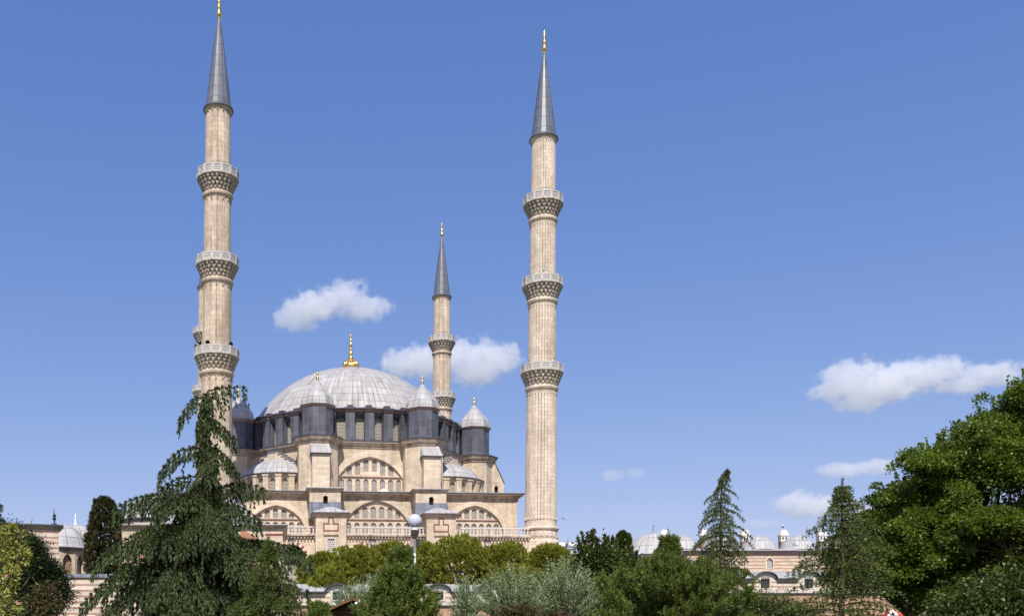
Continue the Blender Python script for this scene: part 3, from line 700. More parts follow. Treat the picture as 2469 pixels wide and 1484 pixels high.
P = thing('domed_chamber', 'small pale dome on low walls peeping out left of the big cedar', 'building', (-22.0, 116, 2.9))
b = MB(); b.prism(octa(4.1), 0, 13.6); bld(b, 'wall', 'ashlar', P)
b = MB(); b.sweep(octa(4.1), [(0, 13.3), (.2, 13.45), (.4, 13.65), (.4, 13.75), (-.8, 13.8)]); bld(b, 'cornice', 'lead_edge', P)
b = MB(); b.lathe(domeprof(3.75, 13.75, 3.0), 40, nu=30); bld(b, 'dome', 'lead_small', P, True)
b = MB(); b.lathe(finialprof(16.7, .7), 10); bld(b, 'finial', 'grey_metal', P, True)

# -- left group
P = thing('striped_hall', 'tall flat roofed hall striped in pale stone and brick, at the left edge', 'building', (-26.45, 92, 3.0)); P.rotation_euler = (0, 0, R_(16))
b = MB(); b.box(-12, 0, 0, 1.8, 0, 10.0); bld(b, 'wall', 'striped_large', P)  # hall body kept shallow so that its shadow leaves the porch lit
b = MB(); b.sweep([(-12, 0), (0, 0), (0, 1.8), (-12, 1.8)], [(0, 9.75), (.12, 9.85), (.3, 10.1)]); bld(b, 'cornice', 'moulding', P)
b = MB(); b.sweep([(-12, 0), (0, 0), (0, 1.8), (-12, 1.8)], [(.3, 10.1), (.42, 10.11), (.42, 10.24), (-.85, 10.4)]); bld(b, 'roof', 'lead_edge', P)
b = MB(); b.lathe([(.3, 10.2), (.28, 10.45), (.1, 10.55)], 12, -.42, .9); bld(b, 'finial_base', 'lead_edge', P)
b = MB(); b.tube([(-.4, .9, 10.4), (-.46, .9, 11.9)], [.09, .03], 6); b.lathe([(.1, 10.8), (.2, 10.95), (.1, 11.1), (.17, 11.25), (.08, 11.4)], 8, -.42, .9); bld(b, 'finial', 'dark_metal', P)

P = thing('porch_kiosk', 'round domed porch with pointed arched openings, right beside the striped hall', 'kiosk', (-28.6, 100, 3.0))
b = MB(); fw = 2.8*math.tan(R_(15))
for i in range(12):
    b.wall([(-fw, 0), (fw, 0), (fw, 8.7), (-fw, 8.7)], [arch(0, 5.0, .46, 7.3, 8.1, 10, .3)], facet(R_(-90+30*i), 2.8), .35)
bld(b, 'arcade_wall', 'ashlar', P)
b = MB(); b.lathe([(2.4, .1), (2.4, 8.5)], 12); bld(b, 'inner_wall', 'brick_rose', P)
b = MB(); b.lathe([(2.8, 8.4), (2.95, 8.5), (3.15, 8.65)], 36); bld(b, 'cornice', 'moulding', P)
b = MB(); b.lathe([(3.1, 8.65), (3.22, 8.66), (3.22, 8.76), (2.9, 8.8)], 36); bld(b, 'eave', 'lead_edge', P)
b = MB(); b.lathe(domeprof(2.75, 8.78, 2.5), 36, nu=12); bld(b, 'dome', 'lead_small', P, True)
for i in range(12):
    if i % 2: continue
    a = R_(-90+30*i); b = MB(); b.tube([(2.86*math.cos(a+R_(15)), 2.86*math.sin(a+R_(15)), 7.0), (2.86*math.cos(a+R_(45)), 2.86*math.sin(a+R_(45)), 7.0)], .03, 4); bld(b, 'tie_bar', 'dark_metal', P)

P = thing('small_domed_room', 'low grey dome with slim white finial just behind the round porch', 'building', (-30.3, 112, 3.0))
b = MB(); b.prism(octa(2.75), 0, 10.95); bld(b, 'wall', 'ashlar', P)
b = MB(); b.sweep(octa(2.75), [(0, 10.6), (.2, 10.8), (.3, 10.95), (.32, 11.05), (-.6, 11.1)]); bld(b, 'eave', 'lead_edge', P)
b = MB(); b.lathe(domeprof(2.5, 11.05, 1.75), 36, nu=12); bld(b, 'dome', 'lead_small', P, True)
b = MB(); b.lathe(finialprof(12.8, .75), 10); bld(b, 'finial', 'white_paint', P, True)

P = thing('boundary_wall', 'lower boundary wall striped in pale stone and red brick with dark stone coping', 'wall', (-31.5, 85, 2.6))
b = MB(); b.box(0, 19.5, 0, .8, -.5, 5.2); bld(b, 'wall', M['striped_wall'] if 'striped_wall' in M else 'striped_large', P)
b = MB(); b.box(-.1, 19.6, -.14, .94, 5.2, 5.32); b.prism([(-.1, -.14), (19.6, -.14), (19.6, .94), (-.1, .94)], 5.32, 5.55, '', [(-.1, .3), (19.6, .3), (19.6, .5), (-.1, .5)]); bld(b, 'coping', 'lead_skirt', P)
b = MB(); b.slab([(14.2, 4.1), (14.9, 4.1), (14.9, 4.6), (14.2, 4.6)], [], front(0), .05); bld(b, 'patched_stone', 'white_plaster', P)

# -- market halls below the mosque: striped wall, eyebrow lead roof over barred windows
def bazaar(label, x0, x1, y, zg, ze, zt, zb, wx, back=4.0):
    P = thing('bazaar_hall', label, 'market hall', (0, y, 0))
    hw, rise = 1.28, .78
    def eave(x):
        h = 0
        for w in wx:
            q = abs(x-w)
            if q < hw: h = max(h, rise*math.sqrt(1-(q/hw)**2))
            elif q < hw+.5: h = max(h, 0)
        return ze+h
    xs = sorted(set([x0, x1]+[w+hw*math.cos(math.pi*i/14) for w in wx for i in range(15) if x0 < w+hw*math.cos(math.pi*i/14) < x1]))
    top = [(x, eave(x)-.06) for x in xs]
    holes = [[(w-.5, zb+.42), (w+.5, zb+.42), (w+.5, ze+.12), (w-.5, ze+.12)] for w in wx if x0 < w-.6 and w+.6 < x1]
    b = MB(); b.wall([(x0, zb), (x1, zb)]+top[::-1], holes, I4, .3); bld(b, 'wall', 'striped_pale', P)
    b = MB(); b.box(x0, x1, .02, 8, zg, zb-.02); bld(b, 'base_wall', 'brick_rose', P)
    b = MB(); b.box(x0-.05, x1+.05, -.12, .1, zb-.12, zb+.12); bld(b, 'string_course', 'marble', P)
    b = MB(); b.box(x0-.05, x1+.05, -.16, .1, zb-.24, zb-.12); bld(b, 'string_shadow_lip', 'lead_edge', P)
    for w in wx:
        if not (x0 < w-.6 and w+.6 < x1): continue
        ho = [(w-.5, zb+.42), (w+.5, zb+.42), (w+.5, ze+.12), (w-.5, ze+.12)]
        b = MB(); b.slab([(w-.68, zb+.3), (w+.68, zb+.3), (w+.68, ze+.26), (w-.68, ze+.26)], [ho], I4, .05)
        wi = bld(b, 'window', 'marble', P)
        b = MB(); b.panel(ho, I4, .28); bld(b, 'pane', 'dark', wi)
        b = MB()
        for k in range(1, 4): b.tube([(w-.5+k*.25, .14, zb+.42), (w-.5+k*.25, .14, ze+.12)], .018, 4)
        for k in range(1, 5): z = zb+.42+k*(ze-.3-zb)/5; b.tube([(w-.5, .14, z), (w+.5, .14, z)], .018, 4)
        bld(b, 'bars', 'grey_metal', wi)
        b = MB(); pts = [(w+(hw-.1)*math.cos(math.pi*i/14), ze-.02+(rise-.1)*math.sin(math.pi*i/14)) for i in range(15)]
        b.slab([p for p in pts], [[(w+.5, ze+.02), (w+.5, ze+.12), (w-.5, ze+.12), (w-.5, ze+.02)]], I4, .03); bld(b, 'lunette', 'white_plaster', P)
    b = MB(); e = MB()
    for i in range(len(xs)-1):
        a, c = xs[i], xs[i+1]; za, zc_ = eave(a), eave(c)
        ka, kc = min(1, (za-ze)/rise), min(1, (zc_-ze)/rise)
        b.poly([(a, -.4, za), (c, -.4, zc_), (c, back*.55, max(zc_+.04*kc, ze+(zt-ze)*.55)), (a, back*.55, max(za+.04*ka, ze+(zt-ze)*.55))], [(a, 0), (c, 0), (c, 2.4), (a, 2.4)])
        b.poly([(a, back*.55, max(za+.04*ka, ze+(zt-ze)*.55)), (c, back*.55, max(zc_+.04*kc, ze+(zt-ze)*.55)), (c, back, zt), (a, back, zt)], [(a, 2.4), (c, 2.4), (c, 4.4), (a, 4.4)])
        e.poly([(a, -.42, za-.11), (c, -.42, zc_-.11), (c, -.42, zc_+.01), (a, -.42, za+.01)]); e.poly([(a, 0, za-.11), (c, 0, zc_-.11), (c, -.42, zc_-.11), (a, -.42, za-.11)])
    b.poly([(x0, back, zt), (x1, back, zt), (x1, 8, zt-1.5), (x0, 8, zt-1.5)])
    bld(b, 'lead_roof', 'lead_roof', P); bld(e, 'eave', 'lead_edge', P)
    b = MB(); b.box(x0, x1, .6, 7.8, zb-.02, zb+.1); b.poly([(x0, 0.02, zb), (x0, 8, zb), (x0, 8, zt-1.5), (x0, back, zt), (x0, .02, ze)][::-1]); b.poly([(x1, 0.02, zb), (x1, 8, zb), (x1, 8, zt-1.5), (x1, back, zt), (x1, .02, ze)]); bld(b, 'end_wall', 'striped_pale', P)
    return P
bazaar('striped market hall with wavy lead roof at bottom centre left, below the green pine row', -5.3, 17.5, 95, 2.0, 7.15, 8.15, 5.95, [-5.05, -.15, 4.75, 9.65, 14.55])
bazaar('striped market hall with wavy lead roof and barred windows, under the row of domes', 31, 72, 110, 2.0, 9.5, 10.6, 8.0, [33.5, 38.4, 43.2, 48.05, 52.95, 57.85, 62.75, 67.6])

# -- school with a row of domes and chimneys
P = thing('domed_school', 'long striped school building with a row of small lead domes and white capped chimneys', 'building', (0, 118, 0))
def SX(px): return (px-818)/2351.*118
b = MB(); wx = [SX(1758), SX(1856), SX(1953), SX(2050)]
b.wall([(36.5, 8), (78, 8), (78, 13.0), (36.5, 13.0)], [arch(w, 11.25, .36, 12.1, 12.55, 8, .2) for w in wx], I4, .2)
b.poly([(36.5, 9, 8), (36.5, 0, 8), (36.5, 0, 13), (36.5, 9, 13)]); bld(b, 'wall', 'striped', P)
for w in wx:
    b = MB(); b.panel(arch(w, 11.2, .4, 12.1, 12.6, 8, .2), I4, .19); wi = bld(b, 'window', lattice('white_lattice', (.72, .70, .66), (.12, .12, .13), .21, .5) if 'wl' not in M else M['wl'], P)
    M.setdefault('wl', wi.data.materials[0])
    b = MB(); b.slab(arch(w, 11.15, .5, 12.15, 12.82, 8, .25), [arch(w, 11.25, .36, 12.1, 12.55, 8, .2)], I4, .03); bld(b, 'window_frame', 'ashlar_pale', wi)
b = MB(); b.box(36.2, 78, -.12, .1, 13.0, 13.18); b.box(36.1, 78, -.28, .1, 13.18, 13.3); bld(b, 'cornice', 'pink_stone', P)
b = MB(); b.box(36.0, 78.2, -.45, .1, 13.3, 13.4); bld(b, 'eave', 'lead_edge', P)
b = MB(); b.poly([(36, -.47, 13.41), (78.2, -.47, 13.41), (78.2, 1.2, 13.75), (36, 1.2, 13.75)]); b.poly([(36, 1.2, 13.75), (78.2, 1.2, 13.75), (78.2, 8, 13.8), (36, 8, 13.8)]); bld(b, 'flat_roof', 'lead_roof', P)
for px in (1641, 1735, 1829, 1923, 2017, 2111):
    b = MB(); b.lathe(domeprof(2.1, 13.78, 1.75, 10, .1), 36, SX(px)*120.9/118, 2.9, nu=20); bld(b, 'dome', 'lead_small', P, True)
for px in (1600, 1697, 1795, 1888, 1980, 2074):
    y = 5.6; x = (px-818)/2351.*(118+y)
    b = MB(); b.box(x-.42, x+.42, y-.42, y+.42, 13.6, 15.15); ch = bld(b, 'chimney', 'brick', P)
    b = MB(); q = arch(0, 15.35, .1, 15.6, 15.72, 6)
    for a in (0, 90, 180, 270):
        Mx = Matrix.Translation((x, y, 0)) @ Matrix.Rotation(R_(a), 4, 'Z') @ front(-.45)
        b.wall([(-.45, 15.1), (.45, 15.1), (.45, 15.85), (-.45, 15.85)], [[(p[0]+dx, p[1]) for p in q] for dx in (-.2, .2)], Mx, .1)
    bld(b, 'chimney_head', 'white_plaster', ch)
    b = MB(); b.box(x-.34, x+.34, y-.34, y+.34, 15.2, 15.8); bld(b, 'flue', 'dark', ch)
    b = MB(); b.prism([(x-.54, y-.54), (x+.54, y-.54), (x+.54, y+.54), (x-.54, y+.54)], 15.85, 15.95); b.prism([(x-.52, y-.52), (x+.52, y-.52), (x+.52, y+.52), (x-.52, y+.52)], 15.952, 16.6, '', [(x-.26, y-.26), (x+.26, y-.26), (x+.26, y+.26), (x-.26, y+.26)]); bld(b, 'chimney_cap', 'white_plaster', ch)
P = thing('domed_classroom', 'larger lead dome with finial on a striped drum, left of the dome row', 'building', (SX(1582), 119, 0))
b = MB(); b.prism(octa(3.5), 3, 12.75); bld(b, 'wall', 'striped', P)
b = MB(); b.sweep(octa(3.5), [(0, 12.3), (.12, 12.4), (.35, 12.7)]); bld(b, 'cornice', 'moulding', P)
b = MB(); b.sweep(octa(3.5), [(.35, 12.7), (.5, 12.71), (.5, 12.82), (-.6, 12.95)]); bld(b, 'eave', 'lead_edge', P)
b = MB(); b.lathe(domeprof(3.45, 12.9, 2.75), 40, nu=26); bld(b, 'dome', 'lead_small', P, True)
b = MB(); b.lathe(finialprof(15.6, .75), 10); bld(b, 'finial', 'grey_metal', P, True)
P = thing('low_porch', 'low porch with sloping lead roof under the larger dome, behind the dark broadleaf trees', 'porch', (SX(1545), 112, 0))
b = MB(); b.box(-3.2, 5, 0, 4, 2.5, 10.9); bld(b, 'wall', 'striped', P)
b = MB(); b.poly([(-3.7, -.5, 10.7), (5.2, -.5, 11.5), (5.2, 4, 12.3), (-3.7, 4, 11.6)]); b.poly([(-3.7, -.5, 10.55), (5.2, -.5, 11.35), (5.2, -.5, 11.5), (-3.7, -.5, 10.7)]); bld(b, 'roof', 'lead_roof', P)
b = MB(); b.lathe(domeprof(1.3, 9.3, .9), 24, 1.0, -2.0); bld(b, 'small_dome', 'lead_small', P, True)
b = MB(); b.box(-.4, 2.4, -3.4, -.6, 2.5, 9.3); bld(b, 'lower_wall', 'striped', P)
# ---------------------------------------------------------------- vegetation
M['f_cedar'] = foliage('cedar_needles', (.050, .072, .026), (.074, .102, .037), (.104, .134, .052), .25, .5)
M['f_spire'] = foliage('spire_needles', (.068, .094, .022), (.100, .136, .032), (.145, .178, .050), .28, .7)
M['f_spire_blue'] = foliage('blue_spire_needles', (.066, .092, .024), (.100, .138, .034), (.150, .185, .055), .25, .7)
M['f_pine'] = foliage('pine_needles', (.082, .115, .020), (.122, .164, .030), (.180, .222, .056), .30, .8)
M['f_round'] = foliage('round_pine_needles', (.145, .16, .020), (.22, .235, .028), (.31, .31, .05), .32, .35)
M['f_broad'] = foliage('broad_leaves', (.086, .128, .018), (.124, .174, .026), (.180, .236, .042), .40, .5, .4, .4)
M['f_dark'] = foliage('dark_leaves', (.032, .048, .010), (.056, .080, .015), (.105, .135, .028), .25, .8, .45, .4)
M['f_olive'] = foliage('olive_leaves', (.175, .225, .10), (.235, .30, .15), (.32, .385, .22), .2, 1.2)
M['f_yew'] = foliage('yew_needles', (.010, .020, .006), (.018, .034, .009), (.036, .054, .014), .12, 1.0)
M['f_yellow'] = foliage('yellow_leaves', (.21, .225, .035), (.34, .345, .075), (.50, .475, .18), .3, 1.5, .45, .3)
M['f_rust'] = foliage('rusty_leaves', (.075, .050, .022), (.055, .080, .025), (.165, .085, .045), .25, 1.8)
M['f_brown'] = foliage('cypress_scales', (.030, .040, .012), (.058, .066, .022), (.115, .075, .040), .15, .6)
M['f_laurel'] = foliage('laurel_leaves', (.040, .070, .018), (.070, .110, .026), (.13, .165, .045), .3, .9)
M['petal'] = foliage('pink_petals', (.62, .18, .22), (.70, .30, .32), (.75, .5, .45), .2, 1)

def unit(v): return v/np.maximum(1e-9, np.linalg.norm(v, axis=-1, keepdims=True))
class Leaves:
    def __init__(s, seed): s.P = []; s.D = []; s.U = []; s.L = []; s.W = []; s.r = np.random.default_rng(seed)
    def add(s, P, D, L, W, U=None):
        n = len(P)
        if n == 0: return
        D = unit(D)
        U = unit(np.cross(D, s.r.normal(size=(n, 3)) if U is None else U))
        s.P.append(P); s.D.append(D); s.U.append(U); s.L.append(np.broadcast_to(L, (n,)).astype(float)); s.W.append(np.broadcast_to(W, (n,)).astype(float))
    def tufts(s, P, A, n, spread, L, W, along=0.):
        """n leaves at every point of P, fanned about axis A"""
        P = np.repeat(np.asarray(P, float), n, 0); A = unit(np.repeat(np.asarray(A, float), n, 0)); m = len(P)
        if along: P = P+A*s.r.uniform(0, along, (m, 1))
        s.add(P, A+spread*s.r.normal(size=(m, 3)), L*s.r.uniform(.7, 1.25, m), W*s.r.uniform(.75, 1.2, m))
    def build(s, name, mat, parent, kind=None):
        P, D, U = (np.concatenate(x) for x in (s.P, s.D, s.U)); L = np.concatenate(s.L)[:, None]; Wd = np.concatenate(s.W)[:, None]
        n = len(P); nrm = np.cross(D, U)
        v = np.stack([P, P+D*L*.45+U*Wd*.5+nrm*Wd*.12, P+D*L, P+D*L*.45-U*Wd*.5+nrm*Wd*.12], 1).reshape(-1, 3)
        me = bpy.data.meshes.new(name); me.vertices.add(4*n); me.loops.add(4*n); me.polygons.add(n)
        me.vertices.foreach_set('co', v.astype(np.float32).ravel())
        me.loops.foreach_set('vertex_index', np.arange(4*n, dtype=np.int32))
        me.polygons.foreach_set('loop_start', np.arange(0, 4*n, 4, dtype=np.int32)); me.polygons.foreach_set('loop_total', np.full(n, 4, dtype=np.int32))
        me.update(); me.validate(); me.materials.append(M[mat])
        o = bpy.data.objects.new(name, me); COL.objects.link(o); o.parent = parent
        return o
def bez(a, c, b, n):
    t = np.linspace(0, 1, n)[:, None]; a, b, c = (np.asarray(x, float) for x in (a, b, c))
    return (1-t)**2*a+2*t*(1-t)*c+t*t*b

def weeping_branch(lv, lim, a, c, b, rad, dens=1., hang=.45, fan=1.):
    L = np.linalg.norm(np.asarray(b)-np.asarray(a)); n = max(5, int(L/.22)); pts = bez(a, c, b, n); r = lv.r
    lim.tube([tuple(p) for p in pts[::2]]+[tuple(pts[-1])], list(np.linspace(rad, .012, len(pts[::2])+1)), 5, False)
    tan = unit(np.gradient(pts, axis=0)); side = unit(np.cross(tan, [0, 0, 1.]))
    P = [pts[1:]]; F = [tan[1:]]
    for i in range(1, n):
        t = i/(n-1)
        if r.random() > 1.0*dens: continue
        for sg in (-1, 1):
            ll = (.22+.38*L*min(1, (1-t)*1.2))*r.uniform(.6, 1.15); ll = min(ll, 1.5)*fan
            k = max(2, int(ll/.17)); d = unit(side[i]*sg+tan[i]*r.uniform(.5, 1.1)); s = np.linspace(.08, 1, k)[:, None]
            q = pts[i]+d*ll*s+np.array([0, 0, -1.])*ll*.45*s**2
            P.append(q); F.append(np.broadcast_to(d, q.shape))
    P = np.concatenate(P); F = np.concatenate(F); m = len(P)
    # foliage lying along the twigs
    lv.tufts(P, F+[0, 0, .12], 15, .36, .18, .040)
    # pendulous shoots
    hl = hang*r.uniform(.35, 1.15, m)
    for f in (.22, .5, .8, 1.05):
        q = P+np.stack([np.zeros(m), np.zeros(m), -hl*f], 1)+F*hl[:, None]*.28*f+r.normal(size=(m, 3))*.03
        lv.tufts(q, F*.35+np.array([0, 0, -.8]), 9, .20, .20, .038)

def deodar():
    d = 42.; s = d/2351.; bx = (500-818)*s
    t = thing('drooping_cedar', 'large dark weeping cedar with bent drooping top, in front of the left minaret', 'tree', (bx, d, gz(bx, d)-.1))
    z0 = gz(bx, d)-.1; pz = lambda y: EYE+(1560-y)*s-z0; px = lambda x: (x-500)*s
    lv = Leaves(3); lim = MB(); r = lv.r
    tr = [(0, 0, 0), (.05, 0, 2), (-.05, 0, 4), (.02, 0, 6), (-.08, 0, 8), (px(494), 0, pz(1080)), (px(487), 0, pz(1000)), (px(492), 0, pz(955)), (px(505), 0, pz(938))]
    lim.tube(tr, [.27, .24, .2, .16, .12, .09, .06, .045, .03], 8)
    man = [((500, 943), (540, 922), (584, 934), 0, .5), ((489, 955), (462, 950), (438, 1010), -.2, .6), ((494, 958), (530, 955), (540, 985), -.3, .6), ((486, 1000), (520, 1003), (563, 1056), -.3, .9), 
           ((492, 1082), (430, 1060), (390, 1140), -.2, 1.), ((492, 1075), (540, 1078), (573, 1142), -.4, 1.), ((492, 1150), (440, 1138), (402, 1180), -.5, 1.), ((494, 1110), (510, 1105), (516, 1150), -.8, .7),
           ((500, 1195), (560, 1140), (628, 1172), .2, 1.), ((498, 1215), (380, 1160), (285, 1222), -.1, 1.), ((500, 1220), (570, 1195), (625, 1255), -.4, 1.), ((497, 1180), (440, 1185), (395, 1245), -1.2, 1.),
           ((500, 1280), (370, 1225), (238, 1358), -.4, 1.), ((500, 1330), (620, 1262), (745, 1338), .3, 1.), ((500, 1350), (340, 1290), (207, 1455), -.3, 1.), ((500, 1300), (420, 1260), (330, 1340), -1.6, 1.),
           ((500, 1400), (350, 1340), (248, 1500), -.9, 1.), ((500, 1410), (600, 1370), (735, 1420), .5, .9), ((500, 1300), (560, 1275), (590, 1380), -1.7, 1.), ((500, 1240), (520, 1235), (525, 1300), -1.8, 1.)]
    for a, c, b, dy, dn in man:
        A = (px(a[0]), 0, pz(a[1])); B = (px(b[0]), dy*1.6, pz(b[1])); Cc = (px(c[0]), dy*.9, pz(c[1])-.1)
        hi = a[1] < 1185; weeping_branch(lv, lim, A, Cc, B, .045, dn, .52, .78 if hi else 1.)
    z = 1.2
    while z < pz(965):
        y = 1560-(z+z0-EYE)/s
        f = np.interp(y, [960, 1100, 1180, 1260, 1350, 1450, 1600], [.18, .34, 1.0, 2.5, 3.7, 4.3, 4.6])
        az = r.uniform(0, 2*math.pi)
        for k in range(2 if y > 1160 else 1):
            a = az+k*math.pi+r.uniform(-.5, .5); L = f*r.uniform(.7, 1.0)
            if y < 1330 and math.cos(a) > .45: L *= .62
            if y >= 1330 and math.cos(a) > .5: L *= .55
            e = (math.cos(a)*L, math.sin(a)*L, z-L*r.uniform(.28, .5)); c = (math.cos(a)*L*.5, math.sin(a)*L*.5, z+L*.16)
            weeping_branch(lv, lim, (0, 0, z), c, e, .04, .85, .4)
        z += .15 if y > 1160 else .34
    # leaf sheath on the slim leader
    zz = r.uniform(pz(1200), pz(940), 240); lv.tufts(np.stack([np.interp(zz, [pz(1200), pz(1000), pz(940)], [px(498), px(487), px(503)])+r.normal(0, .10, 240), r.normal(0, .10, 240), zz], 1), np.tile([0, 0, -1.], (240, 1)), 16, .45, .18, .058, .25)
    lim.build('trunk', 'bark', t); lv.build('crown', 'f_cedar', t)
deodar()

def spire(label, px0, top, d, prof, seed, mat='f_spire', lean=0., up=.0, name='spire_cedar', droop=.25, step=.24, nb=5, lsz=1., group=None, bare=1., side=1., wild=0.):
    """open cedar or fir with whorled branches: prof lists (display height, half width) pairs in metres below the top"""
    s = d/2351.; X = (px0-818)*s; g = gz(X, d)-.1; H = EYE+(1560-top)*s-g
    t = thing(name, label, 'tree', (X, d, g), 0, group); lv = Leaves(seed); lim = MB(); r = lv.r
    cx = lambda z: lean*max(0, (z/H-.82)/.18)**2
    lim.tube([(cx(z), 0, z) for z in np.linspace(0, H, 12)], list(np.linspace(.045+H*.012, .012, 12)), 7)
    z = H*.06; P = []; F = []
    while z < H-.12:
        h = H-z; L0 = np.interp(h, [p[0] for p in prof], [p[1] for p in prof]); a0 = r.uniform(0, 6.3)
        for k in range(nb):
            a = a0+2*math.pi*k/nb+r.uniform(-.35, .35); L = L0*r.uniform(.55-wild*.5, 1.12+wild*.5); dr = np.array([math.cos(a), math.sin(a), 0])
            A = np.array([cx(z), 0, z]); B = A+dr*L+np.array([0, 0, -droop*L+up*L]); Cc = A+dr*L*.55+np.array([0, 0, .10*L+up*L*.5])
            n = max(4, int(L/.13)); q = bez(A, Cc, B, n); lim.tube([tuple(x) for x in q[::2]]+[tuple(q[-1])], list(np.linspace(.012+.005*L, .005, len(q[::2])+1)), 4, False)
            tan = unit(np.gradient(q, axis=0)); sd = np.cross(tan, [0, 0, 1.]); k0 = max(1, int(n*.18))
            P.append(q[k0:]); F.append(tan[k0:])
            for i in range(k0, n):
                w = (.10+.30*L*(1-i/(n-1))**.8)*side
                if w < .09: continue
                for sg in (-1, 1):
                    if r.random() > .85*bare: continue
                    dd = unit(sd[i]*sg+tan[i]*.9); m = max(2, int(w/.12)); e = np.linspace(.25, 1, m)[:, None]
                    P.append(q[i]+dd*w*e+np.array([0, 0, -.3*w])*e**2); F.append(np.broadcast_to(dd, (m, 3)))
        z += step*r.uniform(.8, 1.2)*(.6+.4*min(1, h/3))
    zz = np.linspace(H*.1, H, int(H*14)); P.append(np.stack([np.array([cx(v) for v in zz]), 0*zz, zz], 1)); F.append(np.tile([0, 0, 1.], (len(zz), 1)))
    P = np.concatenate(P); F = np.concatenate(F)
    lv.tufts(P, F*.5+[0, 0, .35], 5, .55, .115*lsz, .034*lsz); lv.tufts(P-[0, 0, .03], F*.6+[0, 0, -.3], 3, .5, .12*lsz, .036*lsz)
    lim.build('trunk', 'bark', t); lv.build('crown', mat, t); return t
spire('slender pointed cedar with bent tip rising in front of the striped school on the right', 1738, 1130, 60, [(0, .06), (.6, .40), (2., 1.15), (4., 1.65), (6, 2.2), (12, 2.8)], 11, 'f_spire', .42, 0, lsz=1.15, droop=.5, nb=4, step=.27, bare=.8, side=.85, wild=.45)
spire('bluish layered cedar with a fine pointed tip, just left of the big broadleaf tree', 2030, 1156, 23.6, [(0, .03), (.5, .30), (1.0, .62), (1.7, .9), (2.7, 1.2), (5, 1.5)], 12, 'f_spire_blue', .02, .10, droop=.2, nb=6, lsz=.68, step=.165, side=.8, bare=.8, wild=.3)
spire('small light green young cedar under the right arm of the big weeping cedar', 648, 1296, 38, [(0, .05), (.7, .35), (1.5, .9), (2.6, 1.5), (5, 2.0)], 13, 'f_spire', 0, .08, droop=.2, nb=5, lsz=1.05, step=.2)
spire('dark pointed conifer tip at the very left edge above the yellow leaved shrub', -22, 1170, 48, [(0, .1), (1., .5), (2.4, 1.25), (5, 1.9), (9, 2.2)], 14, 'f_spire', 0, .05, lsz=1.3)

def pine(label, px0, top, d, prof, seed, lead=.0, nb=5, step=.36, name='pine_tree', shoots=1.):
    s = d/2351.; X = (px0-818)*s; g = gz(X, d)-.1; H = EYE+(1560-top)*s-g
    t = thing(name, label, 'tree', (X, d, g)); lv = Leaves(seed); lim = MB(); r = lv.r
    lim.tube([(.03*math.sin(z*2), .02*math.cos(z*3), z) for z in np.linspace(0, H, 10)], list(np.linspace(.06+H*.014, .014, 10)), 7)
    P = [[0, 0, H-.34]]; A = [[0, 0, 1.]]; z = H*.1
    while z < H-lead:
        h = H-z; L0 = np.interp(h, [p[0] for p in prof], [p[1] for p in prof]); a0 = r.uniform(0, 6.3)
        for k in range(nb):
            a = a0+2*math.pi*k/nb+r.uniform(-.4, .4); L = L0*r.uniform(.6, 1.1); dr = np.array([math.cos(a), math.sin(a), 0.])
            a_ = np.array([0, 0, z]); b_ = a_+dr*L+[0, 0, .38*L]; c_ = a_+dr*L*.6+[0, 0, .02*L]; n = max(4, int(L/.2)); q = bez(a_, c_, b_, n)
            lim.tube([tuple(x) for x in q], list(np.linspace(.02+.008*L, .01, n)), 4, False); tan = unit(np.gradient(q, axis=0))
            P.append(q[-1]); A.append(tan[-1]*.5+[0, 0, .7])
            for i in range(1, n):
                for j in range(max(1, int(2.6*shoots))):
                    w = r.uniform(.12, .18+.30*L*(1-i/n)); dd = unit(np.array([r.normal(), r.normal(), abs(r.normal())*.7])*.9+tan[i]*.8)
                    e = q[i]+dd*w; lim.tube([tuple(q[i]), tuple(e)], [.01, .007], 3, False); P.append(e); A.append(dd*.6+np.array([0, 0, .75]))
        z += step*r.uniform(.8, 1.2)
    P = np.array(P); A = unit(np.array(A))
    lv.tufts(P-A*.16, A, 36, .6, .135, .030, .36)
    lim.build('trunk', 'bark', t); lv.build('crown', 'f_pine', t)
    # last year's cones and pale buds
    return t
pine('bushy young pine with upright shoots in the bottom centre foreground below the globe lamp', 965, 1312, 30, [(0, .08), (.8, .2), (1.3, .55), (1.8, .9), (2.5, 1.2), (3.3, 1.35), (5, 1.4)], 21, .42, 6, .22, shoots=1.7)
pine('broad bushy pine with a tall bare leader, right of the silvery olives', 1612, 1272, 35, [(0, .05), (.9, .15), (1.35, .35), (1.8, 1.05), (2.5, 2.1), (3.4, 2.7), (6, 3.0)], 22, .5, 7, .2, shoots=1.8)
pine('low pine clump at the bottom edge left of the wooden kiosk roof', 768, 1452, 31, [(0, .08), (.5, .15), (1.0, .28), (2.5, .35)], 23, .2, 5, .22, shoots=1.6)

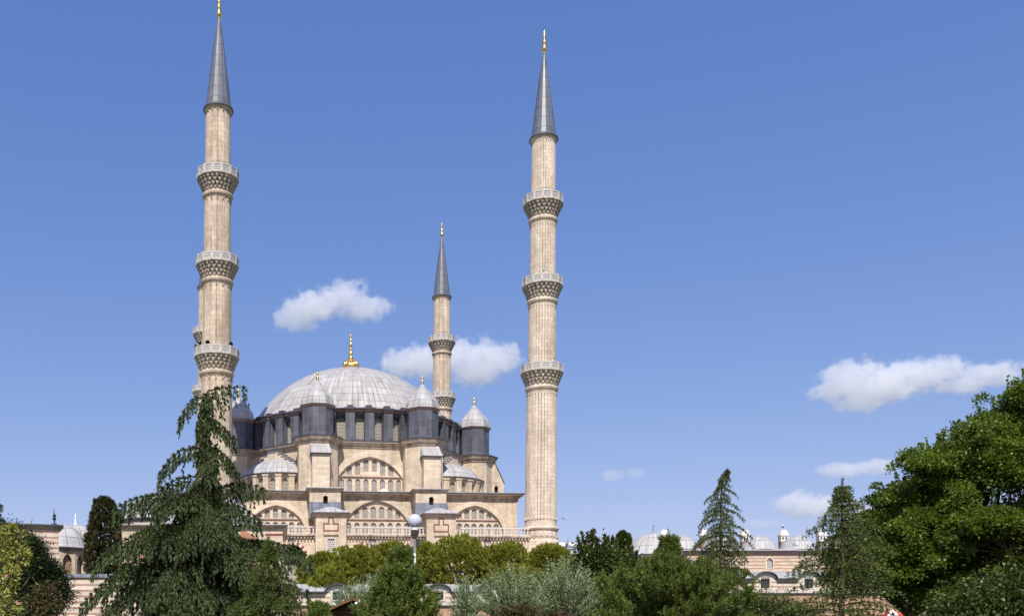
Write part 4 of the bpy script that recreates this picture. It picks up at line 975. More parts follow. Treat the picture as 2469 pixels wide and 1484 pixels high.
def roundpine(label, px0, top, wpx, d, seed, mat='f_round', hf=1.0):
    s = d/2351.; X = (px0-818)*s; g = gz(X, d)-.1; zt = EYE+(1560-top)*s-g; rx = wpx*.5*s; rz = min(rx*1.05*hf, zt*.55)
    t = thing('round_pine', label, 'tree', (X, d, g), 0, 'row of rounded pines below the mosque'); lv = Leaves(seed); r = lv.r; lim = MB()
    lim.tube([(0, 0, 0), (.1, 0, zt-rz*1.4), (0, 0, zt-rz*.5)], [.22, .18, .08], 7)
    for k in range(9):
        a = r.uniform(0, 6.3); lim.tube([(0, 0, zt-rz*1.5), (.5*rx*math.cos(a), .5*rx*math.sin(a), zt-rz*.9), (.8*rx*math.cos(a), .8*rx*math.sin(a), zt-rz*.6)], [.07, .05, .02], 4, False)
    lim.build('trunk', 'bark', t)
    bl = unit(r.normal(size=(16, 3))); bw = r.uniform(.06, .16, 16)
    def shell(n, lo, hi):
        D = unit(r.normal(size=(n, 3))); D[:, 2] = np.abs(D[:, 2])*np.where(r.random(n) < .32, -.8, 1); D = unit(D)
        lump = 1-.10+sum(bw[i]*np.exp(-((D-bl[i])**2).sum(1)/.10) for i in range(16))
        return np.stack([D[:, 0]*rx, D[:, 1]*rx*.85, D[:, 2]*rz], 1)*(lump*r.uniform(lo, hi, n))[:, None]+[0, 0, zt-rz], D
    P, D = shell(900, .84, 1.03); lv.tufts(P, D*.55+[0, 0, .75], 16, .40, .36, .105, .22)
    P, D = shell(320, .5, .86); lv.tufts(P, D*.5+[0, 0, .6], 14, .6, .42, .14, .2)
    lv.build('crown', mat, t)
for i, (x, y, w, d, tx) in enumerate([(775, 1335, 110, 103, 'rounded pine at the left end of the row, beside the weeping cedar arm'), (862, 1312, 150, 101, 'rounded pine second from the left in the row, below the first inscription tower'),
      (950, 1304, 130, 103, 'rounded pine in the row directly left of the globe lamp pole'), (1030, 1312, 90, 106, 'narrow rounded pine in the row directly behind the globe lamp pole'), (1108, 1293, 165, 101, 'tallest rounded pine in the row, below the second inscription tower'),
      (1215, 1308, 130, 102, 'rounded pine in the row, left of the gap before the right minaret base'), (1325, 1311, 120, 104, 'rounded pine hiding the foot of the right front minaret'), (1395, 1350, 90, 98, 'lower rounded pine at the right end of the row, next to dark broadleaf trees')]):
    roundpine(tx, x, y, w, d, 40+i)
roundpine('low olive green pine in front of the row, left of centre above the market hall', 800, 1362, 130, 99, 60)
roundpine('low olive green pine behind the silvery olives, right part of the row', 1255, 1362, 210, 99, 61)

def broad(label, d, base, lobes, seed, mat='f_broad', lsz=.11, cl=120, nl=24, name='broadleaf_tree', cr=.26, spikes=0, droop=.35, trunk=.2, flowers=0, cat='tree', group=None, bias=2.4, aspect=.62, clump=0.):
    """leafy crown of several lobes: (px, py, half width px, half height px, depth offset m)"""
    s = d/2351.; X = (base-818)*s; g = gz(X, d)-.1; t = thing(name, label, cat, (X, d, g), 0, group); lv = Leaves(seed); r = lv.r; lim = MB()
    fork = None
    for i, (x, y, w, h, dy) in enumerate(lobes):
        c = np.array([(x-818)*s-X, dy, EYE+(1560-y)*s-g]); R = np.array([w*s, max(w, h)*s*.9, h*s])
        if fork is None: fork = np.array([0, 0, max(.3, min(c[2]-R[2]*.75, 2.6))]); lim.tube([(0, 0, 0), (.03, .02, fork[2]*.5), tuple(fork)], [trunk, trunk*.85, trunk*.7], 8)
        lim.tube([tuple(fork), tuple(fork*.4+c*.6+r.normal(size=3)*.15), tuple(c)], [trunk*.55, trunk*.35, trunk*.12], 6, False)
        n = int(cl*(w*h)*s*s*4)+8
        D = unit(r.normal(size=(n, 3))); u = r.random(n)**(1/bias)
        bl = unit(r.normal(size=(14, 3))); lump = .74+sum(.28*np.exp(-((D-b)**2).sum(1)/.06) for b in bl)
        P = c+D*R*(u*lump)[:, None]; A = D*.8+[0, 0, .1]
        if clump:      # boughs: flattened sprays with dark gaps between them
            nb = max(6, int(w*h*s*s*4*1.9)); Db = unit(r.normal(size=(nb, 3))); bc = c+Db*R*(r.random((nb, 1))**.3)*.95; k = r.integers(0, nb, n); o_ = r.normal(size=(n, 3))*[.34, .34, .13]
            o_[:, 2] -= .28*np.maximum(0, (o_*Db[k]).sum(1)); P = bc[k]+o_; A = Db[k]*.6+[0, 0, .35]
        for k in range(0, n, 5): lim.tube([tuple(c), tuple(c*.5+P[k]*.5+r.normal(size=3)*.08), tuple(P[k])], [.022, .015, .006], 3, False)
        Q = np.repeat(P, nl, 0); AA = np.repeat(A, nl, 0); m = len(Q); off = r.normal(size=(m, 3))*cr*[1, 1, .75]
        if clump:      # leaves gather in the outer skin of each spray, leaving gaps between sprays
            cz = np.repeat(r.uniform(.6, 1.35, n), nl)[:, None]; dd = unit(r.normal(size=(m, 3))+AA*.9+[0, 0, .25]); off = dd*(r.random((m, 1))**.35)*cr*cz*[1, 1, .72]
        lv.add(Q+off, unit(off)*.5+AA*.5+np.array([0, 0, -droop])+r.normal(size=(m, 3))*.45, lsz*r.uniform(.65, 1.25, m), lsz*aspect*r.uniform(.75, 1.15, m), np.array([0, 0, 1.])+r.normal(size=(m, 3))*.55)
        for k in range(spikes):
            a = np.array([r.normal()*.55, r.normal()*.4, abs(r.normal())+.5]); a = unit(a[None])[0]; p0 = c+a*R*.9; ln = r.uniform(.35, .85)*min(1.2, h*s)
            q = p0+unit((a*.5+[0, 0, .8])[None])*np.linspace(0, ln, 9)[:, None]; lim.tube([tuple(c), tuple(q[0]), tuple(q[-1])], [.02, .012, .004], 3, False)
            lv.tufts(q, np.tile(a, (9, 1)), 5, .8, lsz, lsz*aspect)
    lim.build('trunk', 'bark', t); lv.build('crown', mat, t)
    if flowers:
        fl = Leaves(seed+900); allp = np.concatenate(lv.P); q = allp[fl.r.integers(0, len(allp), flowers)]; q = q+[0, -.12, .06]
        fl.tufts(q, np.tile([0, -1., .5], (len(q), 1)), 6, .8, .07, .06); fl.build('blossom', 'petal', t)
    return t
broad('dense broadleaf tree with visible leaning trunk, left half of the leafy mass on the right', 26, 2195, [(2235, 1310, 140, 150, 0), (2148, 1348, 78, 90, -.3), (2108, 1372, 45, 50, .2), (2060, 1365, 45, 50, .3), (2180, 1264, 56, 48, .3), (2250, 1200, 80, 84, .2), (2130, 1318, 36, 34, .1), (2190, 1200, 34, 32, .2), (2175, 1390, 110, 58, -.2), (2285, 1380, 105, 75, -.8)], 71, 'f_broad', .088, 34, 130, cr=.27, spikes=8, trunk=.13, clump=1, bias=3.2)
broad('tallest broadleaf tree filling the right edge of the frame, brighter green at its top', 24.5, 2430, [(2400, 1210, 130, 140, .4), (2335, 1140, 88, 85, .6), (2440, 1060, 84, 95, .2), (2520, 1130, 140, 180, 0), (2310, 1115, 50, 55, .9), (2475, 985, 58, 58, 0), (2400, 1340, 150, 115, -.5), (2510, 1350, 125, 135, -.3), (2365, 1072, 48, 46, .5)], 72, 'f_broad', .088, 34, 130, cr=.27, spikes=8, trunk=.17, clump=1, bias=3.2)
broad('low dark shrub at the bottom right corner under the broadleaf trees', 22.5, 2400, [(2400, 1450, 130, 55, 0), (2300, 1478, 70, 35, 0), (2490, 1440, 90, 70, 0)], 73, 'f_dark', .10, 110, 22, 'shrub', trunk=.05, cat='shrub')
broad('dark broadleaf tree with upright shoots beside the flagpole, left of the larger school dome', 84, 1440, [(1440, 1370, 55, 55, 0), (1425, 1335, 36, 34, 0), (1465, 1345, 38, 34, 0), (1480, 1395, 50, 50, -.5), (1410, 1390, 36, 45, 0)], 74, 'f_dark', .30, 10, 22, cr=.5, spikes=6, trunk=.25)
broad('second dark broadleaf tree, close to the left edge of the larger school dome', 86, 1508, [(1510, 1370, 38, 40, 0), (1535, 1400, 40, 40, 0), (1500, 1420, 40, 40, 0)], 75, 'f_dark', .30, 10, 22, cr=.5, spikes=2, trunk=.25)
broad('dense very dark green rounded yew at the left edge behind the yellow leaved shrub', 33, 70, [(52, 1352, 74, 84, 0), (94, 1408, 84, 72, 0), (25, 1315, 50, 48, .4), (20, 1400, 80, 92, 0), (108, 1448, 60, 46, -.4)], 76, 'f_yew', .085, 230, 36, 'yew_shrub', .16, 0, .1, .12, cat='shrub', bias=4, aspect=.4)
broad('yellow green leafy shrub at the left edge, closest to the camera', 21, 15, [(-5, 1330, 30, 40, 0), (32, 1290, 26, 17, .2), (-20, 1410, 46, 60, 0), (30, 1400, 28, 22, -.3), (25, 1466, 54, 30, -.4), (50, 1345, 20, 12, 0)], 77, 'f_yellow', .145, 52, 11, 'yellow_shrub', .12, 2, .1, .04, 3, 'shrub', aspect=.26)
broad('rusty red and green leaved bush at bottom left, right of the yellow shrub', 25, 118, [(108, 1432, 28, 26, 0), (122, 1464, 32, 22, -.2), (85, 1458, 30, 28, .1)], 78, 'f_rust', .075, 130, 20, 'rusty_bush', .12, 0, .2, .04, cat='shrub', aspect=.7)
broad('green oleander with scattered pink flowers at the bottom, left of the layered cedar', 43, 1860, [(1825, 1462, 50, 38, 0), (1890, 1470, 50, 36, 0), (1795, 1470, 45, 36, .2), (1930, 1485, 40, 30, -.2)], 79, 'f_laurel', .15, 60, 20, 'oleander', .22, 0, -.1, .04, 26, 'shrub', aspect=.28)
broad('yellowish low bush at the bottom edge under the silvery olives', 30, 1260, [(1250, 1482, 60, 24, 0), (1330, 1492, 50, 18, 0)], 80, 'f_rust', .08, 160, 22, 'low_bush', .12, 0, .1, .04, cat='shrub')
broad('dark evergreen low growth between the olives and the broad pine at the bottom edge', 40, 1450, [(1455, 1470, 35, 40, 0), (1490, 1450, 40, 40, .5)], 81, 'f_laurel', .11, 90, 22, 'evergreen_bush', .18, 0, .1, .05, cat='shrub')

def column(label, px0, top, bot, w, d, seed, mat='f_brown'):
    s = d/2351.; X = (px0-818)*s; g = gz(X, d)-.1; zt = EYE+(1560-top)*s-g; zb = max(.4, EYE+(1560-bot)*s-g); R = w*.5*s
    t = thing('cypress', label, 'tree', (X, d, g), 0); lv = Leaves(seed); r = lv.r; lim = MB()
    lim.tube([(0, 0, 0), (0, 0, zt*.92)], [.2, .04], 7); lim.build('trunk', 'bark', t)
    n = 1500; z = r.uniform(0, 1, n)**.9; a = r.uniform(0, 6.3, n); prof = np.interp(z, [0, .15, .5, .8, .95, 1], [.8, 1., .95, .78, .45, .05])
    rr = R*prof*r.uniform(.72, 1.06, n)*(1+.14*np.sin(a*3+z*9)+.10*np.sin(a*5-z*17))
    P = np.stack([rr*np.cos(a), rr*np.sin(a), zb+(zt-zb)*z], 1); lv.tufts(P, np.stack([np.cos(a)*.6, np.sin(a)*.6, .8+0*a], 1), 16, .45, .34, .11, .2)
    lv.build('crown', mat, t)
column('tall columnar cypress with brownish foliage standing left of the weeping cedar', 251, 1203, 1420, 78, 90, 91)
column('slim dark cypress tip beside the larger school dome', 1502, 1286, 1420, 40, 104, 92, 'f_dark')

def sprig(label, px0, top, wpx, d, seed, hz, mat='f_olive', n=260):
    s = d/2351.; X = (px0-818)*s; g = gz(X, d)-.1; zt = EYE+(1560-top)*s-g; rx = wpx*.5*s
    t = thing('olive_shrub', label, 'shrub', (X, d, g), 0, 'silvery olives at the bottom centre'); lv = Leaves(seed); r = lv.r; lim = MB()
    c = np.array([0, 0, zt-hz*s]); R = np.array([rx, rx*.8, hz*s])
    lim.tube([(0, 0, 0), (.05, 0, c[2]*.6), tuple(c*.9)], [.11, .09, .05], 7)
    for k in range(n):
        D = unit(np.array([[r.normal(), r.normal(), r.normal()*.8+.45]]))[0]; e = c+D*R*r.uniform(.78, 1.06); q = bez(c*.8+D*R*.15, c+D*R*.55+[0, 0, -.1], e+[0, 0, .12], 16)
        if k % 2 == 0: lim.tube([tuple(x) for x in q[::5]], [.022, .015, .009, .004], 3, False)
        tan = unit(np.gradient(q, axis=0)); m = r.integers(3, 8)
        lv.tufts(q[m:], tan[m:]*.8+[0, 0, .25], 4, .55, .115, .034)
    lim.build('trunk', 'bark_grey', t); lv.build('crown', mat, t)
sprig('broad silvery olive left of the pair at the bottom centre', 1235, 1362, 200, 38, 101, 110, n=340)
sprig('tallest silvery olive, right of the pair at the bottom centre, beside the broad pine', 1360, 1348, 195, 39, 102, 120, n=340)
sprig('small silvery olive half hidden behind the foreground pine, left of its leader', 855, 1402, 120, 40, 103, 75, n=160)
sprig('thin silvery olive between the foreground pine and the broad olive', 1125, 1392, 80, 41, 104, 80, n=120)
sprig('low silvery olive behind the top of the foreground pine, above the kiosk roof', 905, 1378, 80, 44, 105, 70, n=90)
# ---------------------------------------------------------------- small things
def at(px, py, d): return ((px-818)*d/2351., d, EYE+(1560-py)*d/2351.)
def tagm(b, name, mat, label, cat, loc=(0, 0, 0), group=None, smooth=False):
    return tag(b.build(name, mat, None, smooth, loc), label, cat, group)

# street lamp with globe
m, t_, b_ = newmat('globe_glass'); b_.inputs['Base Color'].default_value = (.66, .69, .78, 1); b_.inputs['Roughness'].default_value = .08; b_.inputs['Transmission Weight'].default_value = .25; b_.inputs['IOR'].default_value = 1.2; b_.inputs['Specular IOR Level'].default_value = .6; M['globe'] = m
x, y, z = at(1000, 1255, 36); g = gz(x, y)
L = thing('street_lamp', 'street lamp with one glass globe on a slim pole, in front of the mosque', 'street lamp', (x, y, g)); hz = z-g
b = MB(); b.lathe([(.055, hz-1.15), (.055, hz-.62)], 10); b.build('upper_pole', 'grey_metal', L)
b = MB(); b.lathe([(.09, 0), (.09, .5), (.052, .6), (.047, hz-1.15)], 10); b.build('pole', 'white_paint', L)
b = MB(); b.box(-.135, .135, -.13, .13, hz-.52, hz-.34); b.build('ballast_box', 'dark_metal', L)
b = MB(); b.prism([(-.08, -.08), (.08, -.08), (.08, .08), (-.08, .08)], hz-.63, hz-.52, '', [(-.13, -.125), (.13, -.125), (.13, .125), (-.13, .125)]); b.build('box_foot', 'bark', L)
b = MB(); b.lathe([(.135, hz-.34), (.14, hz-.33), (.14, hz-.25), (.1, hz-.24)], 20); b.build('collar', 'white_paint', L)
b = MB(); b.lathe([(.26*math.sin(R_(26+154*(1-i/18.))) if i < 18 else .0, hz+.26*-math.cos(R_(180-(26+154*(1-i/18.))) if False else R_(154*(i/18.)+26))) for i in range(19)], 28) if False else b.lathe([(.26*math.sin(R_(28+152*i/18.)) if i < 18 else 0., hz-.26*math.cos(R_(28+152*i/18.))) for i in range(19)], 28); b.build('globe', 'globe', L, True)
b = MB(); b.lathe([(.05, hz-.24), (.09, hz-.12), (.1, hz-.06), (.04, hz+.02), (0, hz+.05)], 14); b.build('bulb', 'white_paint', L, True)
for sx in (-1, 1):
    b = MB(); b.prism([(sx*.12-.07, -.1), (sx*.12+.07, -.1), (sx*.12+.07, .1), (sx*.12-.07, .1)], hz-.96, hz-.66, '', [(sx*.1-.05, -.08), (sx*.1+.05, -.08), (sx*.1+.05, .08), (sx*.1-.05, .08)]); b.build('speaker_box', 'pink_stone' if sx < 0 else 'dark_metal', L)

x, y, z = at(862, 1450, 32); g = gz(x, y); hz = z-g
L = thing('garden_lamp', 'short white garden lamp post beside the brown kiosk roof', 'garden lamp', (x, y, g))
b = MB(); b.lathe([(.05, 0), (.034, .4), (.034, hz-.14)], 8); b.build('pole', 'white_paint', L)
b = MB(); b.lathe([(.03, hz-.16), (.05, hz-.1), (.05, hz-.06), (.02, hz-.02)], 8); b.build('head', 'dark_metal', L)
for dx, dz in ((.06, .02), (-.04, -.05)):
    b = MB(); b.lathe([(.055*math.sin(R_(i*20)), hz+dz-.055*math.cos(R_(i*20))) for i in range(10)], 10, dx, 0); b.build('globe', 'white_paint', L, True)

# wooden kiosk
m = stone('wood_planks', (.20, .085, .045), 3.0, .12, .01, .5, .25, .2); M['wood'] = m
x, y, z = at(850, 1443, 34.5); g = gz(x, y); hz = z-g
K = thing('wooden_kiosk', 'small brown wooden kiosk with gabled roof, at the bottom edge beside the garden lamp', 'kiosk', (x, y, g))
b = MB(); b.wall([(-1.3, 0), (1.3, 0), (1.3, hz-.75), (0, hz-.14), (-1.3, hz-.75)], [[(-.5, .9), (.5, .9), (.5, 1.9), (-.5, 1.9)]], front(0), .15)
for xx in (-1.3, 1.3): b.box(xx-.05, xx+.05, .05, 2.6, 0, hz-.8)
b.box(-1.3, 1.3, 2.5, 2.6, 0, hz-.8); b.build('walls', 'wood', K)
b = MB()
for sx in (-1, 1):
    p = [(0, -.5, hz-.06), (sx*1.75, -.5, hz-.82), (sx*1.75, 2.9, hz-.82), (0, 2.9, hz-.06)]; q = [(a, c, e+.07) for a, c, e in p]
    b.poly(p); b.poly(q[::-1])
    for i in range(4): b.poly([p[i], p[(i+1) % 4], q[(i+1) % 4], q[i]])
b.build('roof', 'wood', K)
b = MB(); b.panel([(-.55, .85), (.55, .85), (.55, 1.95), (-.55, 1.95)], front(0), .14); b.build('window', 'dark', K)

# parasols between the trees
def cloth(name, a, c):
    m, t, b = newmat(name); uv = N(t, 'ShaderNodeTexCoord'); sp = N(t, 'ShaderNodeSeparateXYZ'); t.links.new(uv.outputs['UV'], sp.inputs[0])
    f = N(t, 'ShaderNodeMath', operation='PINGPONG'); t.links.new(sp.outputs[0], f.inputs[0]); f.inputs[1].default_value = 1.0
    t.links.new(ramp(t, f.outputs[0], [(.49, a), (.51, c)]), b.inputs['Base Color']); b.inputs['Roughness'].default_value = .8; return m
M['cloth_red'] = cloth('red_white_cloth', (.62, .05, .035), (.75, .72, .70)); M['cloth_dark_red'] = cloth('dark_red_cloth', (.42, .02, .03), (.5, .03, .04)); M['cloth_blue'] = cloth('blue_white_cloth', (.03, .05, .14), (.04, .06, .16))
def parasol(label, px, py, d, mat, tilt=0., r=.95, valance='white_paint'):
    x, y, z = at(px, py, d); g = gz(x, y); h = z-g
    P = thing('parasol', label, 'parasol', (x, y, g), R_(20), 'parasols in the park'); P.rotation_euler = (0, R_(tilt), R_(20))
    b = MB(); b.lathe([(.03, 0), (.022, h-.05)], 8); b.build('pole', 'white_paint', P)
    b = MB(); b.lathe([(r, h-.5*r), (r*.5, h-.21*r), (.02, h)], 8, nu=8); b.lathe([(r, h-.5*r), (r*.5, h-.22*r), (.02, h-.02)], 8, nu=8); b.build('canopy', mat, P)
    b = MB(); b.lathe([(r+.005, h-.5*r), (r+.005, h-.5*r-.14)], 8); b.build('valance', valance, P)
parasol('red and white parasol at the bottom edge under the big broadleaf trees', 2147, 1468, 40, 'cloth_red', 3, .7)
parasol('tilted pale parasol right of the leaning trunk of the broadleaf tree', 2255, 1470, 41, 'white_paint', -9, .5)
parasol('dark blue parasol with white edge, farthest right of those under the broadleaf trees', 2332, 1464, 42, 'cloth_blue', 0, .5)
parasol('dark red parasol at the bottom edge below the silvery olives', 1331, 1474, 35, 'cloth_dark_red', 4, .4, 'cloth_dark_red')

# floodlights, flag and pole beyond the row of pines
x, y, z = at(1365, 1312, 106); g = gz(x, y); h = z-g
L = thing('floodlight_mast', 'mast with two grey floodlights, just right of the right front minaret', 'floodlight', (x, y, g))
b = MB(); b.lathe([(.16, 0), (.09, h+.1)], 8); b.box(-.95, .95, -.05, .05, h-.55, h-.47); b.box(-.95, .95, .5, .55, h-.55, h-.5); b.tube([(.95, 0, h-.5), (1.1, 0, h+.1)], .03, 4); b.tube([(-.95, 0, h-.5), (-.95, 0, h+.25)], .03, 4); b.tube([(.2, 0, h), (.2, 0, h+.65)], .025, 4); b.build('mast', 'dark_metal', L)
for sx in (-1, 1):
    b = MB(); c = sx*.52; b.prism([(c-.4, -.35), (c+.4, -.35), (c+.34, .25), (c-.34, .25)], h-.3, h+.3); f = b.build('lamp_head', 'grey_metal', L)
    b = MB(); b.box(c-.33, c+.33, -.37, -.352, h-.2, h+.24); b.build('lens', 'white_paint', f)
    b = MB(); b.prism([(c-.3, -.3), (c+.3, -.3), (c+.3, .2), (c-.3, .2)], h-1.0, h-.62, '', [(c-.42, -.4), (c+.42, -.4), (c+.42, .3), (c-.42, .3)]); b.build('ballast', 'white_paint', L)
x, y, z = at(1431, 1293, 150); g = gz(x, y); h = z-g
F = thing('flagpole', 'white flagpole with a red flag hanging beside it, far behind the dark broadleaf tree', 'flagpole', (x, y, g))
b = MB(); b.lathe([(.12, 0), (.07, h)], 8); b.lathe([(0, h), (.12, h+.1), (0, h+.2)], 8); b.build('pole', 'white_paint', F)
M['flag'] = plain('flag_cloth', (.58, .03, .035), .8, .12, 2)
b = MB(); n = 10
fp = lambda i, j: (-.08-1.05*(i/n)*(.75+.25*j/6.), .18*math.sin(i*1.3+j*.4), h-.45-2.0*j/6.-1.15*(i/n)**1.1)
for i in range(n):
    for j in range(6):
        q = [fp(i, j), fp(i+1, j), fp(i+1, j+1), fp(i, j+1)]; b.poly(q); b.poly([(p[0], p[1]+.015, p[2]) for p in q][::-1])
b.build('flag', 'flag', F)
x, y, z = at(1412, 1306, 150); g = gz(x, y); b = MB(); b.lathe([(.12, 0), (.06, z-g), (0, z-g+.05)], 8)
tagm(b, 'bare_pole', 'white_paint', 'bare white pole without a flag, left of the flagpole', 'pole', (x, y, g))
p0 = Vector(at(1372, 1326, 106)); p1 = Vector(at(1540, 1336, 112)); b = MB()
b.tube([tuple(p0.lerp(p1, i/12.)+Vector((0, 0, -1.1*(i/12.)*(1-i/12.)))) for i in range(13)], .018, 4)
tagm(b, 'overhead_wire', 'dark_metal', 'thin dark wire strung from the floodlight mast past the broadleaf trees', 'wire')

# loudspeakers on the minaret balconies
def horn(label, mx, my, z, dx, r, mat, ang=-90, s=1.):
    a = math.asin(max(-1, min(1, dx/r))); x = mx+dx; y = my-r*math.cos(a)
    H = thing('loudspeaker', label, 'loudspeaker', (x, y, MZ+z), a, 'loudspeakers on the minaret balconies')
    b = MB(); pr = [(.05*s, .0), (.07*s, .12*s), (.14*s, .3*s), (.30*s, .48*s), (.31*s, .5*s), (.27*s, .47*s), (.05*s, .2*s)]; xf = Matrix.Rotation(R_(100), 4, 'X'); b.lathe(pr, 14); b.build('horn', mat, H, True, None, xf)
    b = MB(); b.tube([(0, .1, -.9), (0, .1, 0.)], .03, 5); b.tube([(0, .1, 0), (0, 0, 0)], .05, 5); b.build('bracket', 'dark_metal', H)
LM, RM = (-15.4, 122.7), (26.97, 129.8)
for dx, w in ((-2.1, 'leftmost of the dark horn loudspeakers on the lowest balcony of the left front minaret'), (-1.5, 'second dark horn loudspeaker from the left on the lowest balcony of the left front minaret'), (-.68, 'dark horn loudspeaker near the middle of the lowest balcony of the left front minaret'), (1.65, 'dark horn loudspeaker at the right end of the lowest balcony of the left front minaret')):
    horn(w, *LM, 28.6, dx, 2.3, 'dark_metal')
horn('pale horn loudspeaker above the rail of the middle balcony on the right front minaret', 27.03, 129.8, 40.1, -.3, 2.2, 'white_paint')
horn('pale horn loudspeaker above the rail of the top balcony on the right front minaret', 27.1, 129.8, 50.95, -.1, 2.2, 'white_paint', s=.8)

# person leaning on the lowest balcony of the right minaret
def skinned(name, J, E, parent=None, sub=2):
    me = bpy.data.meshes.new(name); me.from_pydata([j[:3] for j in J], E, []); o = bpy.data.objects.new(name, me); COL.objects.link(o)
    sk = o.modifiers.new('skin', 'SKIN'); ss = o.modifiers.new('sub', 'SUBSURF'); ss.levels = sub; ss.render_levels = sub
    for v, j in zip(me.skin_vertices[0].data, J): v.radius = (j[3], j[4] if len(j) > 4 else j[3])
    me.skin_vertices[0].data[0].use_root = True
    dg = bpy.context.evaluated_depsgraph_get(); dg.update(); ev = o.evaluated_get(dg); nm = bpy.data.meshes.new_from_object(ev)
    bpy.data.objects.remove(o); nm.name = name; o = bpy.data.objects.new(name, nm); COL.objects.link(o)
    if parent: o.parent = parent
    nm.polygons.foreach_set('use_smooth', [True]*len(nm.polygons)); return o
J = [(0, 0, .95, .15, .11), (0, -.02, 1.15, .14, .10), (.02, -.1, 1.36, .17, .11), (.05, -.17, 1.50, .055), (.07, -.2, 1.57, .075, .085), (.09, -.23, 1.68, .085, .10), (.10, -.25, 1.74, .06, .07),
     (-.17, -.1, 1.38, .065), (-.28, -.25, 1.16, .048), (-.16, -.42, 1.22, .036), (-.12, -.5, 1.22, .04, .02), (.21, -.12, 1.38, .065), (.32, -.28, 1.17, .048), (.22, -.45, 1.22, .036), (.18, -.53, 1.22, .04, .02),
     (-.1, 0, .85, .095), (-.11, -.03, .48, .062), (-.11, .04, .08, .045), (-.11, -.14, .035, .04, .03), (.1, 0, .85, .095), (.11, -.02, .48, .062), (.11, .04, .08, .045), (.11, -.14, .035, .04, .03)]
E = [(0, 1), (1, 2), (2, 3), (3, 4), (4, 5), (5, 6), (2, 7), (7, 8), (8, 9), (9, 10), (2, 11), (11, 12), (12, 13), (13, 14), (0, 15), (15, 16), (16, 17), (17, 18), (0, 19), (19, 20), (20, 21), (21, 22)]
M['skin'] = plain('skin', (.48, .29, .20), .6, .05); M['shirt'] = plain('shirt_cloth', (.55, .58, .66), .85, .1, 8); M['trousers'] = plain('trouser_cloth', (.05, .055, .08), .9, .15, 8); M['hair'] = plain('hair', (.015, .012, .01), .6, .3, 20)
def finger_chain(J, E, root, palm, side):
    for k in range(4): i = len(J); J += [(palm[0]+(k-1.5)*.02, palm[1]-.05, palm[2]+.005, .009), (palm[0]+(k-1.5)*.021, palm[1]-.09+abs(k-1.4)*.008, palm[2]-.02, .008)]; E += [(root, i), (i, i+1)]
    i = len(J); J += [(palm[0]-side*.05, palm[1]-.01, palm[2]-.005, .010), (palm[0]-side*.055, palm[1]-.045, palm[2]-.015, .009)]; E += [(root, i), (i, i+1)]
finger_chain(J, E, 10, J[10], -1); finger_chain(J, E, 14, J[14], 1)
a = math.asin(1.15/2.5)
PE = thing('person', 'person in pale shirt leaning on the lowest balcony rail of the right minaret', 'person', (26.97+1.0, 129.8-2.0, MZ+27.13), a*.9)
bo = skinned('body', J, E, PE)
me = bo.data
for k in ('shirt', 'trousers', 'skin'): me.materials.append(M[k])
for p in me.polygons:
    c = p.center; p.material_index = 1 if c.z < .98 and abs(c.x) < .24 and c.y > -.2 else (2 if c.z > 1.49 or (c.y < -.3 and c.z < 1.3) else 0)
b = MB(); pr = [(.10*math.sin(R_(15*i)), -.115*math.cos(R_(15*i))) for i in range(13)]
b.lathe(pr, 14, 0, 0); b.build('hair', 'hair', PE, True, (.095, -.205, 1.70))
b = MB()
for sx in (-.035, .035): b.lathe([(.014*math.sin(R_(30*i)), -.014*math.cos(R_(30*i))) for i in range(7)], 8, sx, 0)
b.build('eyes', 'hair', PE, True, (.095, -.335, 1.665))
b = MB(); b.prism([(-.016, 0), (.016, 0), (0, -.03)][::-1], -.03, .02); b.build('nose', 'skin', PE, False, (.095, -.325, 1.64))

# birds
M['feather_white'] = plain('white_feathers', (.75, .74, .72), .8, .15, 12); M['feather_dark'] = plain('dark_feathers', (.03, .03, .035), .7, .3, 12); M['feather_grey'] = plain('grey_feathers', (.22, .22, .24), .8, .2, 12); M['bill'] = plain('bill', (.5, .14, .05), .6, .1)
def gull(label, px, py, d, span, rz, bank, mat):
    b = MB(); k = span
    b.tube([(0, -.24*k, -.01), (0, -.17*k, 0), (0, -.05*k, 0), (0, .08*k, .01), (0, .16*k, .03), (0, .21*k, .035), (0, .27*k, .025)], [.012*k, .03*k, .055*k, .05*k, .03*k, .032*k, .006*k], 8)
    b.prism([(-.06*k, -.33*k), (.06*k, -.33*k), (.02*k, -.2*k), (-.02*k, -.2*k)], -.015*k, .0)
    for s in (-1, 1):
        st = [(0, .1, -.06, .02), (.14, .12, -.05, .085), (.27, .11, -.03, .10), (.4, .04, -.05, .07), (.5, -.07, -.085, .035)]
        for (x0, f0, r0, z0), (x1, f1, r1, z1) in zip(st, st[1:]):
            q = [(s*x0*k, r0*k, z0*k), (s*x1*k, r1*k, z1*k), (s*x1*k, f1*k, z1*k), (s*x0*k, f0*k, z0*k)]
            b.poly(q if s > 0 else q[::-1]); b.poly([(p[0], p[1], p[2]-.014*k) for p in (q[::-1] if s > 0 else q)])
            b.poly([q[2], q[3], (*q[3][:2], q[3][2]-.014*k), (*q[2][:2], q[2][2]-.014*k)])
    o = tagm(b, 'gull', mat, label, 'bird', at(px, py, d)); o.rotation_euler = (R_(12), R_(bank), R_(rz)); return o
gull('gull gliding in front of a small school dome, wings half raised', 1917, 1313, 108, 1.3, 70, -24, 'feather_grey')
gull('tiny bird flying in the open sky right of the right front minaret', 1358, 1250, 125, 1.0, 20, 14, 'feather_dark')
x, y, z = ((1888-818)/2351.*123.6, 123.6, 16.6)
S = thing('stork', 'white bird with dark wings perched on a white chimney cap of the domed school', 'bird', (x, y, z), R_(25))
